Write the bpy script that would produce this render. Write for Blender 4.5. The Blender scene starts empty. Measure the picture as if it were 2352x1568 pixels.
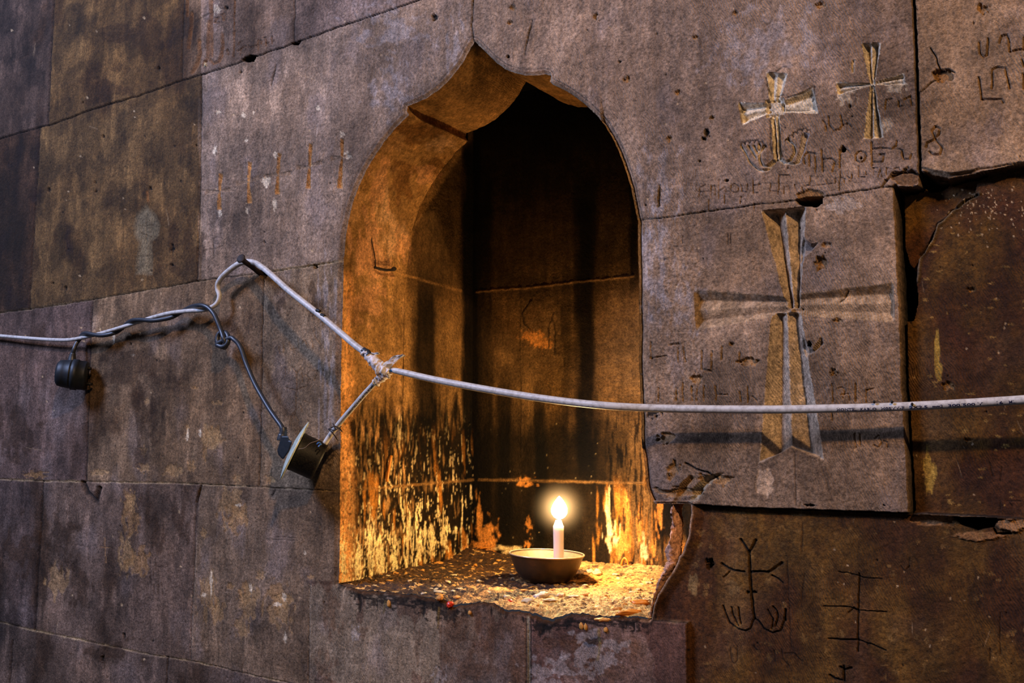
import bpy, math, random
import numpy as np
from mathutils import Vector, Matrix

random.seed(7)
rng = np.random.default_rng(11)
SC = bpy.context.scene
COL = SC.collection

# ------------------------------------------------------------------ camera
F = 2287.0                       # focal length in pixels of the 2352 px frame
YAW, PITCH = math.radians(32.4), math.radians(5.94)
DIST = 1.15                      # camera to wall, metres
ZREF = 1.50
cy_, sy_, cp_, sp_ = math.cos(YAW), math.sin(YAW), math.cos(PITCH), math.sin(PITCH)
DV = np.array([-sy_*cp_, cy_*cp_, sp_])
RV = np.array([cy_, sy_, 0.0])
UV = np.cross(RV, DV)
CP = np.array([0.0, 0.0, ZREF]) - DV * (DIST / DV[1])
cam_d = bpy.data.cameras.new('camera')
cam = bpy.data.objects.new('camera', cam_d)
COL.objects.link(cam)
cam.location = CP
cam.rotation_euler = (math.pi/2 + PITCH, 0, YAW)
cam_d.sensor_width = 36.0
cam_d.lens = F / 2352 * 36
cam_d.clip_start = 0.02
SC.camera = cam

# ------------------------------------------------------------------ world, lamps, exposure
SC.view_settings.view_transform = 'Standard'
SC.view_settings.look = 'None'
SC.view_settings.gamma = 1.0
SC.view_settings.use_curve_mapping = False
SC.view_settings.exposure = 0.0
w = bpy.data.worlds.new('world')
SC.world = w
w.use_nodes = True
w.node_tree.nodes['Background'].inputs[0].default_value = (0.60, 0.62, 0.80, 1)
w.node_tree.nodes['Background'].inputs[1].default_value = 0.045

def area(name, loc, target, size, power, color, size_y=None, spread=180):
    d = bpy.data.lights.new(name, 'AREA')
    d.size = size
    if size_y:
        d.shape = 'RECTANGLE'; d.size_y = size_y
    d.energy = power
    d.color = color
    d.spread = math.radians(spread)
    o = bpy.data.objects.new(name, d)
    COL.objects.link(o)
    o.location = loc
    v = Vector(target) - Vector(loc)
    o.rotation_euler = v.to_track_quat('-Z', 'Y').to_euler()
    return o

area('daylight_window', (-1.7, -1.9, 3.3), (0.25, 0, 1.45), 0.85, 130, (0.46, 0.58, 1.0))
area('warm_hall_lamp', (2.0, -1.9, 3.25), (-0.1, 0, 1.45), 0.12, 66, (1.0, 0.62, 0.29))

# ------------------------------------------------------------------ pixel helpers (only to measure places off the photograph)
def ray(px, py):
    return DV + RV*((px-1176)/F) + UV*(-(py-784)/F)

def on_wall(px, py, off=0.0):
    """point on the plane 'off' metres in front of the wall"""
    r = ray(px, py)
    t = (-off - CP[1]) / r[1]
    return CP + r*t

def on_x(px, py, x):
    r = ray(px, py)
    return CP + r*((x - CP[0]) / r[0])

def on_z(px, py, z):
    r = ray(px, py)
    return CP + r*((z - CP[2]) / r[2])

def project(P):
    q = P - CP
    d = q @ DV
    return 1176 + F*(q @ RV)/d, 784 - F*(q @ UV)/d

def px_per_m(P):
    return F / float((np.asarray(P)-CP) @ DV)

# ------------------------------------------------------------------ noise
_perm = np.random.default_rng(5).permutation(1024).astype(np.int64)
_ang = np.random.default_rng(6).random(1024) * 2*np.pi
_gx, _gy = np.cos(_ang).astype(np.float32), np.sin(_ang).astype(np.float32)

def perlin(x, y, seed=0):
    x = np.asarray(x, np.float32); y = np.asarray(y, np.float32)
    xi = np.floor(x).astype(np.int64); yi = np.floor(y).astype(np.int64)
    fx = x - xi; fy = y - yi
    u = fx*fx*fx*(fx*(fx*6-15)+10); v = fy*fy*fy*(fy*(fy*6-15)+10)
    def g(ix, iy, dx, dy):
        h = _perm[(_perm[(ix + seed*37) & 1023] + iy) & 1023]
        return _gx[h]*dx + _gy[h]*dy
    a = g(xi, yi, fx, fy); b = g(xi+1, yi, fx-1, fy)
    c = g(xi, yi+1, fx, fy-1); d = g(xi+1, yi+1, fx-1, fy-1)
    return ((a + u*(b-a)) + v*((c + u*(d-c)) - (a + u*(b-a)))) * 1.5

def fbm(x, y, octv=4, seed=0, gain=0.5):
    s = 0; a = 1.0; t = 0
    for i in range(octv):
        s = s + a*perlin(x*2**i, y*2**i, seed+i*3)
        t += a; a *= gain
    return s / t

def sstep(a, b, x):
    t = np.clip((x-a)/(b-a), 0, 1)
    return t*t*(3-2*t)

def S(r, g, b, k=1.0):
    c = np.array([r, g, b], float)/255
    c = np.where(c <= 0.04045, c/12.92, ((c+0.055)/1.055)**2.4)
    return c*k

# ------------------------------------------------------------------ a relief and colour field over the stone face
class Field:
    def __init__(s, xs, ys, base):
        s.xs, s.ys = xs, ys
        s.X, s.Y = np.meshgrid(xs, ys)
        s.X = s.X.astype(np.float32); s.Y = s.Y.astype(np.float32)
        s.H = np.zeros_like(s.X)
        s.C = np.empty(s.X.shape+(3,), np.float32); s.C[:] = base
        s.L = np.zeros(s.X.shape, np.int16)
        s.JX = s.X + 2.2*fbm(s.X/22, s.Y/22, 3, 40)
        s.JY = s.Y + 2.2*fbm(s.X/22, s.Y/22, 3, 50)
    def win(s, x0, y0, x1, y1, pad=6):
        i0, i1 = np.searchsorted(s.xs, [x0-pad, x1+pad])
        j0, j1 = np.searchsorted(s.ys, [y0-pad, y1+pad])
        return slice(j0, j1), slice(i0, i1)
    def dist(s, pts, pad, jit=True, closed=False):
        pts = np.asarray(pts, float)
        w_ = s.win(pts[:,0].min(), pts[:,1].min(), pts[:,0].max(), pts[:,1].max(), pad+6)
        X = (s.JX if jit else s.X)[w_]; Y = (s.JY if jit else s.Y)[w_]
        D = np.full(X.shape, 1e6, np.float32); T = np.zeros(X.shape, np.float32)
        n = len(pts)
        segs = [(i, i+1) for i in range(n-1)] + ([(n-1, 0)] if closed else [])
        for k, (i, j) in enumerate(segs):
            a, b = pts[i], pts[j]
            ab = b-a; L2 = max(ab @ ab, 1e-6)
            t = np.clip(((X-a[0])*ab[0] + (Y-a[1])*ab[1])/L2, 0, 1)
            d = np.hypot(X-a[0]-t*ab[0], Y-a[1]-t*ab[1])
            m = d < D
            D[m] = d[m]; T[m] = ((k + t)/len(segs))[m]
        return w_, D, T
    def inside(s, pts, jit=True, pad=8):
        pts = np.asarray(pts, float)
        w_ = s.win(pts[:,0].min(), pts[:,1].min(), pts[:,0].max(), pts[:,1].max(), pad)
        X = (s.JX if jit else s.X)[w_]; Y = (s.JY if jit else s.Y)[w_]
        return w_, inpoly(X, Y, pts)
    def blend(s, w_, a, col):
        c = s.C[w_]; a = np.clip(a, 0, 1)[..., None]
        s.C[w_] = c*(1-a) + np.asarray(col)*a
    def groove(s, pts, hw, depth, col=None, alpha=0.8, lab=0, taper=False, jit=True, p=1.0, spread=1.0):
        w_, D, T = s.dist(pts, hw*spread+2, jit)
        W = hw*(0.35+0.65*np.sin(np.pi*np.clip(T, 0.02, 0.98))) if taper else hw
        t = np.clip(1-D/W, 0, 1)
        s.H[w_] -= depth*t**p
        if col is not None:
            s.blend(w_, alpha*np.clip(1.25-D/(W*spread), 0, 1), col)
        if lab:
            s.L[w_][t > 0.05] = lab
    def poly(s, pts, depth, bevel=4, col=None, alpha=1.0, lab=0, jit=True, soft=1.5, setabs=False):
        w_, ins = s.inside(pts, jit, pad=10)
        _, D, _ = s.dist(pts, 10-6+6-2, jit, closed=True) if False else s.dist_in(pts, w_, jit)
        t = np.where(ins, np.clip(D/bevel, 0, 1), 0)
        s.H[w_] -= depth*t
        if col is not None:
            s.blend(w_, alpha*np.where(ins, np.clip(D/soft+0.3, 0, 1), 0), col)
        if lab:
            s.L[w_][t > 0.02] = lab
    def dist_in(s, pts, w_, jit):
        pts = np.asarray(pts, float)
        X = (s.JX if jit else s.X)[w_]; Y = (s.JY if jit else s.Y)[w_]
        D = np.full(X.shape, 1e6, np.float32)
        n = len(pts)
        for i in range(n):
            a, b = pts[i], pts[(i+1) % n]
            ab = b-a; L2 = max(ab @ ab, 1e-6)
            t = np.clip(((X-a[0])*ab[0] + (Y-a[1])*ab[1])/L2, 0, 1)
            D = np.minimum(D, np.hypot(X-a[0]-t*ab[0], Y-a[1]-t*ab[1]))
        return w_, D, None
    def blob(s, cx, cy, rx, ry, col=None, alpha=0.8, dh=0.0, rough=0.45, seed=0, soft=0.25, freq=1.0):
        w_ = s.win(cx-rx*1.6, cy-ry*1.6, cx+rx*1.6, cy+ry*1.6)
        X = s.X[w_]; Y = s.Y[w_]
        r = np.hypot((X-cx)/rx, (Y-cy)/ry)
        n = fbm((X-cx)/rx*1.6*freq+seed*7.3, (Y-cy)/ry*1.2*freq+seed*3.1, 4, seed % 17)
        m = sstep(0, soft, 1-r+rough*n*1.6)
        if col is not None: s.blend(w_, m*alpha, col)
        if dh: s.H[w_] -= dh*m
    def arm(s, m0, m1, w0, w1, depth, ridge=0.35, cols=None, lab=0, chev0=0.0, alpha=0.6):
        """carved arm with a W-shaped section that tapers from half width w0 to w1"""
        m0 = np.array(m0, float); m1 = np.array(m1, float)
        W = max(w0, w1)
        w_ = s.win(min(m0[0], m1[0])-W, min(m0[1], m1[1])-W, max(m0[0], m1[0])+W, max(m0[1], m1[1])+W)
        X = s.JX[w_]; Y = s.JY[w_]
        ab = m1-m0; L = np.hypot(*ab); u = ab/L; nrm = np.array([-u[1], u[0]])
        t = ((X-m0[0])*u[0] + (Y-m0[1])*u[1])/L
        q = (X-m0[0])*nrm[0] + (Y-m0[1])*nrm[1]
        sN = q/(w0+(w1-w0)*np.clip(t, 0, 1))
        a = np.abs(sN)
        prof = np.where(a > 0.5, (1-a)/0.5, ridge + (1-ridge)*a/0.5)
        end = np.clip((t - chev0*(1-a))*L/6.0, 0, 1) * np.clip((1.02-t)*L/4, 0, 1)
        k = np.where(a < 1, prof*end, 0)
        cur = s.H[w_]
        s.H[w_] = np.minimum(cur, -depth*k*(0.60+0.40*np.clip(1-t, 0, 1)) + 0.0*cur)
        ins = (a < 1) & (end > 0.02)
        if cols is not None:
            s.blend(w_, alpha*ins*np.clip(end*2, 0, 1), cols)
        if lab: s.L[w_][ins] = lab

def inpoly(X, Y, pts):
    ins = np.zeros(X.shape, bool)
    n = len(pts); j = n-1
    for i in range(n):
        xi, yi = pts[i]; xj, yj = pts[j]
        if yi != yj:
            c = ((yi > Y) != (yj > Y)) & (X < (xj-xi)*(Y-yi)/(yj-yi)+xi)
            ins ^= c
        j = i
    return ins

# ------------------------------------------------------------------ materials
def new_mat(name):
    m = bpy.data.materials.new(name); m.use_nodes = True
    nt = m.node_tree
    return m, nt, nt.nodes['Principled BSDF']

def stone_material(name, grit=1.0, tool=1.0, rough=0.82, streak=0.75, spec=0.25):
    m, nt, b = new_mat(name)
    N, Lk = nt.nodes, nt.links
    at = N.new('ShaderNodeAttribute'); at.attribute_name = 'Col'
    tc = N.new('ShaderNodeTexCoord')
    def noise(scale, detail=6, rough_=0.6, sc=(1, 1, 1), dist=0.0):
        mp = N.new('ShaderNodeMapping'); mp.inputs['Scale'].default_value = sc
        Lk.new(tc.outputs['Object'], mp.inputs[0])
        n = N.new('ShaderNodeTexNoise'); n.inputs['Scale'].default_value = scale
        n.inputs['Detail'].default_value = detail; n.inputs['Roughness'].default_value = rough_
        n.inputs['Distortion'].default_value = dist
        Lk.new(mp.outputs[0], n.inputs['Vector'])
        return n.outputs[0]
    def rng_(x, a, b_, c, d):
        r = N.new('ShaderNodeMapRange'); r.clamp = True
        for i, v in enumerate((a, b_, c, d)): r.inputs[i+1].default_value = v
        Lk.new(x, r.inputs[0]); return r.outputs[0]
    def mul(a, b_):
        q = N.new('ShaderNodeMath'); q.operation = 'MULTIPLY'; Lk.new(a, q.inputs[0])
        if isinstance(b_, float): q.inputs[1].default_value = b_
        else: Lk.new(b_, q.inputs[1])
        return q.outputs[0]
    def add(a, b_):
        q = N.new('ShaderNodeMath'); q.operation = 'ADD'; Lk.new(a, q.inputs[0]); Lk.new(b_, q.inputs[1])
        return q.outputs[0]
    big = rng_(noise(9, 8, 0.62), 0.36, 0.66, 0.62, 1.34)
    strk = rng_(noise(55, 5, 0.6, (1, 1, 0.16)), 0.34, 0.68, 1-0.30*streak, 1+0.30*streak)
    fine = mul(rng_(noise(240, 7, 0.82), 0.38, 0.64, 1-0.56*grit, 1+0.62*grit), rng_(noise(75, 6, 0.7), 0.36, 0.66, 0.74, 1.26))
    v = mul(mul(big, strk), fine)
    mx = N.new('ShaderNodeVectorMath'); mx.operation = 'SCALE'
    Lk.new(at.outputs['Color'], mx.inputs[0]); Lk.new(v, mx.inputs['Scale'])
    # pale mineral flecks and darker grime patches
    fleck = rng_(noise(420, 3, 0.6), 0.64, 0.72, 0.0, 0.75*grit)
    m1 = N.new('ShaderNodeMix'); m1.data_type = 'RGBA'; m1.blend_type = 'MIX'
    Lk.new(fleck, m1.inputs[0]); Lk.new(mx.outputs[0], m1.inputs[6])
    sc2 = N.new('ShaderNodeVectorMath'); sc2.operation = 'SCALE'; sc2.inputs['Scale'].default_value = 1.9
    Lk.new(at.outputs['Color'], sc2.inputs[0]); Lk.new(sc2.outputs[0], m1.inputs[7])
    hue = N.new('ShaderNodeMix'); hue.data_type = 'RGBA'; hue.blend_type = 'MULTIPLY'
    Lk.new(rng_(noise(5, 5, 0.6), 0.42, 0.62, 0.0, 0.55), hue.inputs[0])
    Lk.new(m1.outputs[2], hue.inputs[6]); hue.inputs[7].default_value = (1.0, 0.90, 0.74, 1)
    Lk.new(hue.outputs[2], b.inputs['Base Color'])
    b.inputs['Roughness'].default_value = rough
    b.inputs['Specular IOR Level'].default_value = spec
    # bump: grit + slanted chisel strokes
    mp = N.new('ShaderNodeMapping'); mp.inputs['Rotation'].default_value = (0, math.radians(24), 0)
    Lk.new(tc.outputs['Object'], mp.inputs[0])
    wv = N.new('ShaderNodeTexWave'); wv.inputs['Scale'].default_value = 115
    wv.bands_direction = 'X'
    wv.inputs['Distortion'].default_value = 15; wv.inputs['Detail'].default_value = 3
    wv.inputs['Detail Scale'].default_value = 0.35
    Lk.new(mp.outputs[0], wv.inputs[0])
    toolmask = rng_(noise(6, 3, 0.5), 0.44, 0.60, 0.0, 1.0)
    h = add(add(mul(noise(170, 8, 0.72), 0.9*grit), mul(mul(wv.outputs[1], toolmask), 0.20*tool)), mul(noise(45, 4, 0.6), 0.9))
    bp = N.new('ShaderNodeBump'); bp.inputs['Strength'].default_value = 1.0; bp.inputs['Distance'].default_value = 0.0042
    Lk.new(h, bp.inputs['Height']); Lk.new(bp.outputs[0], b.inputs['Normal'])
    return m

def plain(name, col, rough=0.5, metal=0.0, spec=0.5, dirt=0.0, scale=120, bump=0.0, sss=0.0, dirtcol=(0.05, 0.035, 0.02, 1)):
    m, nt, b = new_mat(name)
    b.inputs['Base Color'].default_value = (*col, 1)
    b.inputs['Roughness'].default_value = rough
    b.inputs['Metallic'].default_value = metal
    b.inputs['Specular IOR Level'].default_value = spec
    if sss:
        b.inputs['Subsurface Weight'].default_value = sss
        b.inputs['Subsurface Radius'].default_value = (0.01, 0.005, 0.002)
        b.inputs['Subsurface Scale'].default_value = 1.0
    N, Lk = nt.nodes, nt.links
    if dirt or bump:
        tc = N.new('ShaderNodeTexCoord')
        n = N.new('ShaderNodeTexNoise'); n.inputs['Scale'].default_value = scale; n.inputs['Detail'].default_value = 6
        n.inputs['Roughness'].default_value = 0.7
        Lk.new(tc.outputs['Object'], n.inputs['Vector'])
    if dirt:
        r = N.new('ShaderNodeMapRange'); r.inputs[1].default_value = 0.45; r.inputs[2].default_value = 0.72
        r.inputs[3].default_value = 0; r.inputs[4].default_value = dirt
        Lk.new(n.outputs[0], r.inputs[0])
        mx = N.new('ShaderNodeMix'); mx.data_type = 'RGBA'
        Lk.new(r.outputs[0], mx.inputs[0]); mx.inputs[6].default_value = (*col, 1); mx.inputs[7].default_value = dirtcol
        Lk.new(mx.outputs[2], b.inputs['Base Color'])
    if bump:
        bp = N.new('ShaderNodeBump'); bp.inputs['Strength'].default_value = 0.6; bp.inputs['Distance'].default_value = bump
        Lk.new(n.outputs[0], bp.inputs['Height']); Lk.new(bp.outputs[0], b.inputs['Normal'])
    return m

M_STONE = stone_material('tuff_stone')
M_NICHE = stone_material('niche_stone', grit=0.9, tool=0.4, rough=0.78, streak=0.9, spec=0.12)
M_LEDGE = stone_material('waxy_ledge_crust', grit=1.1, tool=0.0, rough=0.55, streak=0.0, spec=0.45)
M_CABLE = plain('white_cable_sheath', (0.56, 0.53, 0.49), 0.45, dirt=0.75, scale=140, bump=0.0006, dirtcol=(0.20, 0.17, 0.14, 1))
M_BLACKCORD = plain('black_rubber', (0.020, 0.024, 0.032), 0.42, spec=0.5, dirt=0.5, scale=200, dirtcol=(0.05, 0.045, 0.04, 1))
M_PLUG = plain('black_plug_plastic', (0.008, 0.011, 0.015), 0.5, spec=0.35, dirt=0.4, scale=150, dirtcol=(0.03, 0.03, 0.03, 1))
M_BLACKBOX = plain('black_plastic', (0.004, 0.004, 0.005), 0.5, spec=0.25, dirt=0.25, scale=500, dirtcol=(0.10, 0.08, 0.06, 1))
M_IRON = plain('rusty_iron', (0.018, 0.012, 0.010), 0.7, metal=0.3, dirt=0.6, scale=600, bump=0.0006, dirtcol=(0.06, 0.03, 0.015, 1))
M_PLATE = plain('aged_ivory_plastic', (0.50, 0.56, 0.47), 0.35, dirt=0.8, scale=60, dirtcol=(0.22, 0.20, 0.14, 1))
M_TAPE = plain('translucent_tape', (0.74, 0.66, 0.62), 0.3, dirt=0.5, scale=180, bump=0.002, sss=0.3, dirtcol=(0.32, 0.22, 0.16, 1))
M_BLUE = plain('blue_insulation', (0.02, 0.12, 0.42), 0.4)
M_INK = plain('dark_blue_print', (0.012, 0.012, 0.05), 0.6)
M_INKB = plain('black_print', (0.02, 0.018, 0.02), 0.6)
M_BOWL = plain('dull_bowl_metal', (0.055, 0.038, 0.024), 0.45, metal=0.6, dirt=0.75, scale=90, bump=0.0008, dirtcol=(0.10, 0.055, 0.025, 1))
M_BOWLIN = plain('waxy_bowl_inside', (0.13, 0.085, 0.04), 0.5, dirt=0.8, scale=160, bump=0.001)
M_CANDLE = plain('white_candle_wax', (0.86, 0.76, 0.72), 0.4, sss=0.6)
M_WICK = plain('burnt_wick', (0.01, 0.008, 0.006), 0.9)
M_WAXP = plain('pale_wax', (0.80, 0.62, 0.38), 0.35, dirt=0.45, scale=200, sss=0.3, bump=0.001)
M_WAXA = plain('amber_wax', (0.75, 0.33, 0.06), 0.35, dirt=0.5, scale=200, sss=0.25, bump=0.001)
M_WAXR = plain('red_wax', (0.55, 0.03, 0.01), 0.35, sss=0.2)
M_WAXO = plain('orange_taper_wax', (0.72, 0.26, 0.03), 0.4, sss=0.2)
M_CRUMB = plain('dark_crumbs', (0.06, 0.035, 0.014), 0.8, dirt=0.8, scale=300, dirtcol=(0.17, 0.09, 0.03, 1))

# ------------------------------------------------------------------ mesh helpers
def link(o, parent=None):
    COL.objects.link(o)
    if parent is not None: o.parent = parent
    return o

def tag(o, label=None, cat=None, group=None, kind=None):
    if label: o['label'] = label
    if cat: o['category'] = cat
    if group: o['group'] = group
    if kind: o['kind'] = kind
    return o

def mesh_np(name, V, Q, mat, colors=None, smooth=True, parent=None):
    """V (n,3), Q (m,4) quads"""
    V = np.ascontiguousarray(V, np.float32); Q = np.ascontiguousarray(Q, np.int32)
    me = bpy.data.meshes.new(name)
    me.vertices.add(len(V)); me.vertices.foreach_set('co', V.ravel())
    me.loops.add(Q.size); me.loops.foreach_set('vertex_index', Q.ravel())
    me.polygons.add(len(Q))
    me.polygons.foreach_set('loop_start', np.arange(0, Q.size, 4, dtype=np.int32))
    me.polygons.foreach_set('use_smooth', np.full(len(Q), smooth))
    me.update(calc_edges=True)
    if colors is not None:
        ca = me.color_attributes.new('Col', 'FLOAT_COLOR', 'POINT')
        c4 = np.ones((len(V), 4), np.float32); c4[:, :3] = colors
        ca.data.foreach_set('color', c4.ravel())
    me.materials.append(mat)
    return link(bpy.data.objects.new(name, me), parent)

def grid_quads(nj, ni, flip=False):
    j, i = np.meshgrid(np.arange(nj-1), np.arange(ni-1), indexing='ij')
    a = (j*ni+i).ravel()
    q = np.stack([a, a+ni, a+ni+1, a+1], 1)
    return q[:, ::-1] if flip else q

def mesh_py(name, verts, faces, mat, smooth=True, parent=None):
    me = bpy.data.meshes.new(name)
    me.from_pydata([tuple(map(float, v)) for v in verts], [], faces)
    me.materials.append(mat)
    me.update()
    if smooth: me.polygons.foreach_set('use_smooth', [True]*len(me.polygons))
    return link(bpy.data.objects.new(name, me), parent)

def catmull(P, n=10):
    P = np.asarray(P, float)
    Pp = np.vstack([2*P[0]-P[1], P, 2*P[-1]-P[-2]])
    out = []
    for i in range(1, len(Pp)-2):
        p0, p1, p2, p3 = Pp[i-1:i+3]
        for k in range(n):
            t = k/n
            out.append(0.5*((2*p1) + (-p0+p2)*t + (2*p0-5*p1+4*p2-p3)*t*t + (-p0+3*p1-3*p2+p3)*t**3))
    out.append(Pp[-2])
    return np.array(out)

def frames(P):
    T = np.gradient(P, axis=0); T /= np.linalg.norm(T, axis=1)[:, None]+1e-12
    N = np.zeros_like(T)
    up = np.array([0, 0, 1.0]) if abs(T[0][2]) < 0.9 else np.array([0, 1.0, 0])
    n = np.cross(np.cross(T[0], up), T[0]); n /= np.linalg.norm(n)
    for i in range(len(P)):
        n = n - T[i]*(n @ T[i]); n /= np.linalg.norm(n)+1e-12
        N[i] = n
    return T, N, np.cross(T, N)

def tube_data(P, R, seg=16, cap=True):
    P = np.asarray(P, float); n = len(P)
    R = np.broadcast_to(np.asarray(R, float), (n,))
    T, N, B = frames(P)
    V = []; Fc = []
    for i in range(n):
        for k in range(seg):
            a = 2*math.pi*k/seg
            V.append(P[i] + R[i]*(math.cos(a)*N[i] + math.sin(a)*B[i]))
    for i in range(n-1):
        for k in range(seg):
            k2 = (k+1) % seg
            Fc.append((i*seg+k, i*seg+k2, (i+1)*seg+k2, (i+1)*seg+k))
    if cap:
        Fc.append(tuple(range(seg))[::-1]); Fc.append(tuple((n-1)*seg+k for k in range(seg)))
    return V, Fc

def tube(name, P, R, mat, seg=16, parent=None):
    V, Fc = tube_data(P, R, seg)
    return mesh_py(name, V, Fc, mat, True, parent)

def lathe(name, prof, mat, M=None, seg=64, parent=None, wob=0.0):
    """prof: list of (radius, height); closed at ends when the radius is 0"""
    V = []; Fc = []
    for (r, h) in prof:
        for k in range(seg):
            a = 2*math.pi*k/seg
            rr = r*(1 + wob*math.sin(3*a+h*40)+wob*0.6*math.sin(7*a+1))
            V.append((rr*math.cos(a), rr*math.sin(a), h))
    for i in range(len(prof)-1):
        for k in range(seg):
            k2 = (k+1) % seg
            Fc.append((i*seg+k, i*seg+k2, (i+1)*seg+k2, (i+1)*seg+k))
    Fc.append(tuple(range(seg))[::-1]); Fc.append(tuple((len(prof)-1)*seg+k for k in range(seg)))
    if M is not None: V = [tuple(M @ Vector(v)) for v in V]
    return mesh_py(name, V, Fc, mat, True, parent)

def sheet(name, pts, mat, thick=0.0006, parent=None, nu=8):
    """crumpled flap: list of (centre, half-width vector), given real thickness"""
    V = []; Fc = []
    n = len(pts)
    for i, (c, h) in enumerate(pts):
        for k in range(nu+1):
            s_ = k/nu*2-1
            nrm = np.array([0, -1.0, 0.3])
            wv = 0.0022*math.sin(5*s_+i*1.7)+0.0016*math.sin(11*s_+i*0.9)
            V.append(np.array(c)+np.array(h)*s_+nrm*wv)
    for i in range(n-1):
        for k in range(nu):
            a = i*(nu+1)+k
            Fc.append((a, a+1, a+nu+2, a+nu+1))
    o = mesh_py(name, V, Fc, mat, True, parent)
    md = o.modifiers.new('thickness', 'SOLIDIFY'); md.thickness = thick
    return o

# ------------------------------------------------------------------ the opening of the niche, on the wall face
OUT_L = [(773,1340),(775,1300),(776,1200),(776,1100),(778,1000),(778,900),(780,800),(783,700),(785,600),(788,560),(796,505),
         (806,465),(820,425),(838,388),(858,354),(880,322),(903,294),(922,275),(936,262),(930,252),(932,242),(951,234),(975,224),
         (1000,207),(1022,188),(1042,165),(1058,143),(1070,122),(1080,104),(1086,92)]
OUT_R = [(1092,98),(1102,108),(1118,124),(1136,142),(1156,156),(1180,166),(1205,171),(1230,171),(1250,168),(1262,172),(1258,184),(1266,192),
         (1284,200),(1306,212),(1328,228),(1350,246),(1370,266),(1386,286),(1402,312),(1416,342),(1428,372),(1438,402),
         (1446,430),(1453,462),(1458,490),(1462,505),(1462,560),(1464,620),(1464,700),(1466,760),(1464,820),(1467,900),(1470,960),(1470,1015),(1475,1045),
         (1479,1080),(1482,1115),(1490,1140),(1501,1157)]
GAP = [(1530,1157),(1560,1157),(1583,1158),(1584,1180),(1580,1205),(1578,1228),(1570,1252),(1563,1272),(1556,1278),(1553,1290),(1545,1307),
       (1532,1326),(1519,1347),(1508,1366),(1500,1384),(1496,1404),(1493,1424)]
BOT = [(1478,1422),(1462,1418),(1440,1420),(1412,1417),(1386,1419),(1362,1415),(1340,1412),(1318,1411),(1300,1414),(1280,1422),(1262,1428),(1246,1424),(1232,1416),(1223,1414),
       (1205,1408),(1188,1405),(1168,1406),(1155,1402),(1142,1394),(1126,1386),(1106,1383),(1088,1385),(1069,1391),(1052,1392),(1032,1394),
       (1020,1380),(1006,1375),(990,1376),(974,1372),(950,1366),(930,1367),(910,1364),(894,1360),(872,1361),(850,1357),(832,1359),(813,1354),(795,1350)]
OUTLINE = np.array(OUT_L + OUT_R + GAP + BOT, float)

def refine(P, step=3.0, jit=0.7, closed=True):
    out = []
    n = len(P)
    for i in range(n if closed else n-1):
        a, b = np.array(P[i], float), np.array(P[(i+1) % n], float)
        m = max(1, int(np.hypot(*(b-a))/step))
        for k in range(m):
            out.append(a+(b-a)*k/m)
    if not closed: out.append(np.array(P[-1], float))
    out = np.array(out)
    jj = jit*2*(1+3.2*((out[:,1] > 1345) & (out[:,0] > 800) & (out[:,0] < 1470)))
    nx = fbm(out[:,0]/14+3, out[:,1]/14, 3, 3)*jit*2; ny = fbm(out[:,0]/9, out[:,1]/14+9, 3, 4)*jj
    return out + np.stack([nx, ny], 1)
OUTF = refine(OUTLINE)

# ------------------------------------------------------------------ wall face: relief and stain field
STEP = 1.9
xs = np.concatenate([np.arange(-330, -10, 6), np.arange(-10, 2364, STEP), np.arange(2364, 2760, 6)])
ys = np.concatenate([np.arange(-300, -10, 6), np.arange(-10, 1580, STEP), np.arange(1580, 1900, 6)])
K = 1.9
W = Field(xs, ys, S(112, 94, 84, K))
# position on the wall in metres, for stains that follow the stone
WP_ray = DV[None, None] + RV*((W.X[..., None]-1176)/F) + UV*(-(W.Y[..., None]-784)/F)
tt = -CP[1]/WP_ray[..., 1]
WX = (CP[0] + WP_ray[..., 0]*tt).astype(np.float32); WZ = (CP[2] + WP_ray[..., 2]*tt).astype(np.float32)
del WP_ray, tt

J1 = [(-400,455),(0,318),(40,306),(110,288),(200,255),(310,222),(420,184),(500,160),(575,133),(678,98),(770,64),(900,22),(985,-8),(1200,-80)]
J2 = [(-400,780),(0,718),(100,705),(210,688),(300,672),(400,655),(452,645),(520,636),(600,627),(700,612),(785,598)]
J3 = [(-400,1092),(0,1100),(100,1104),(230,1106),(380,1108),(500,1113),(650,1121),(776,1127)]
J4 = [(-400,1350),(0,1428),(68,1445),(146,1460),(218,1476),(290,1491),(357,1505),(384,1508),(459,1521),(544,1542),(646,1564),(900,1625)]
J5 = [(1462,503),(1521,500),(1600,488),(1733,470),(1820,461),(1915,447),(2024,430),(2056,428)]
J6 = [(1580,1158),(1640,1163),(1740,1168),(1850,1171),(2000,1176),(2090,1179),(2200,1182),(2352,1192),(2800,1212)]
J6L = [(1501,1157),(1583,1158)]
J7 = [(2090,-300),(2098,0),(2103,100),(2106,200),(2110,300),(2113,400),(2114,428)]
J8 = [(2056,428),(2062,560),(2066,640),(2071,735),(2075,880),(2082,1000),(2088,1100),(2091,1178)]
J10 = [(1493,1424),(1530,1427),(1575,1431)]
V1 = [(132,-300),(124,0),(118,120),(110,288)]
V2 = [(424,-300),(423,0),(420,90),(418,184)]
V3 = [(678,-300),(677,0),(675,98)]
V4 = [(1087,-300),(1085,0),(1083,60),(1086,95)]
V5 = [(463,172),(462,330),(458,500),(452,645)]
V6 = [(92,292),(86,400),(80,500),(72,650),(67,710)]
V7 = [(212,688),(208,800),(203,930),(198,1104)]
V8 = [(605,628),(602,770),(600,900),(597,1115)]
V9 = [(98,1105),(95,1200),(86,1310),(79,1447)]
V10 = [(462,1112),(450,1170),(446,1300),(438,1515)]
V11 = [(385,1508),(380,1600),(374,1900)]
V12 = [(712,1340),(709,1470),(708,1582)]
V13 = [(1213,1415),(1214,1500),(1215,1900)]
V14 = [(1576,1431),(1577,1568),(1579,1900)]
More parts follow.
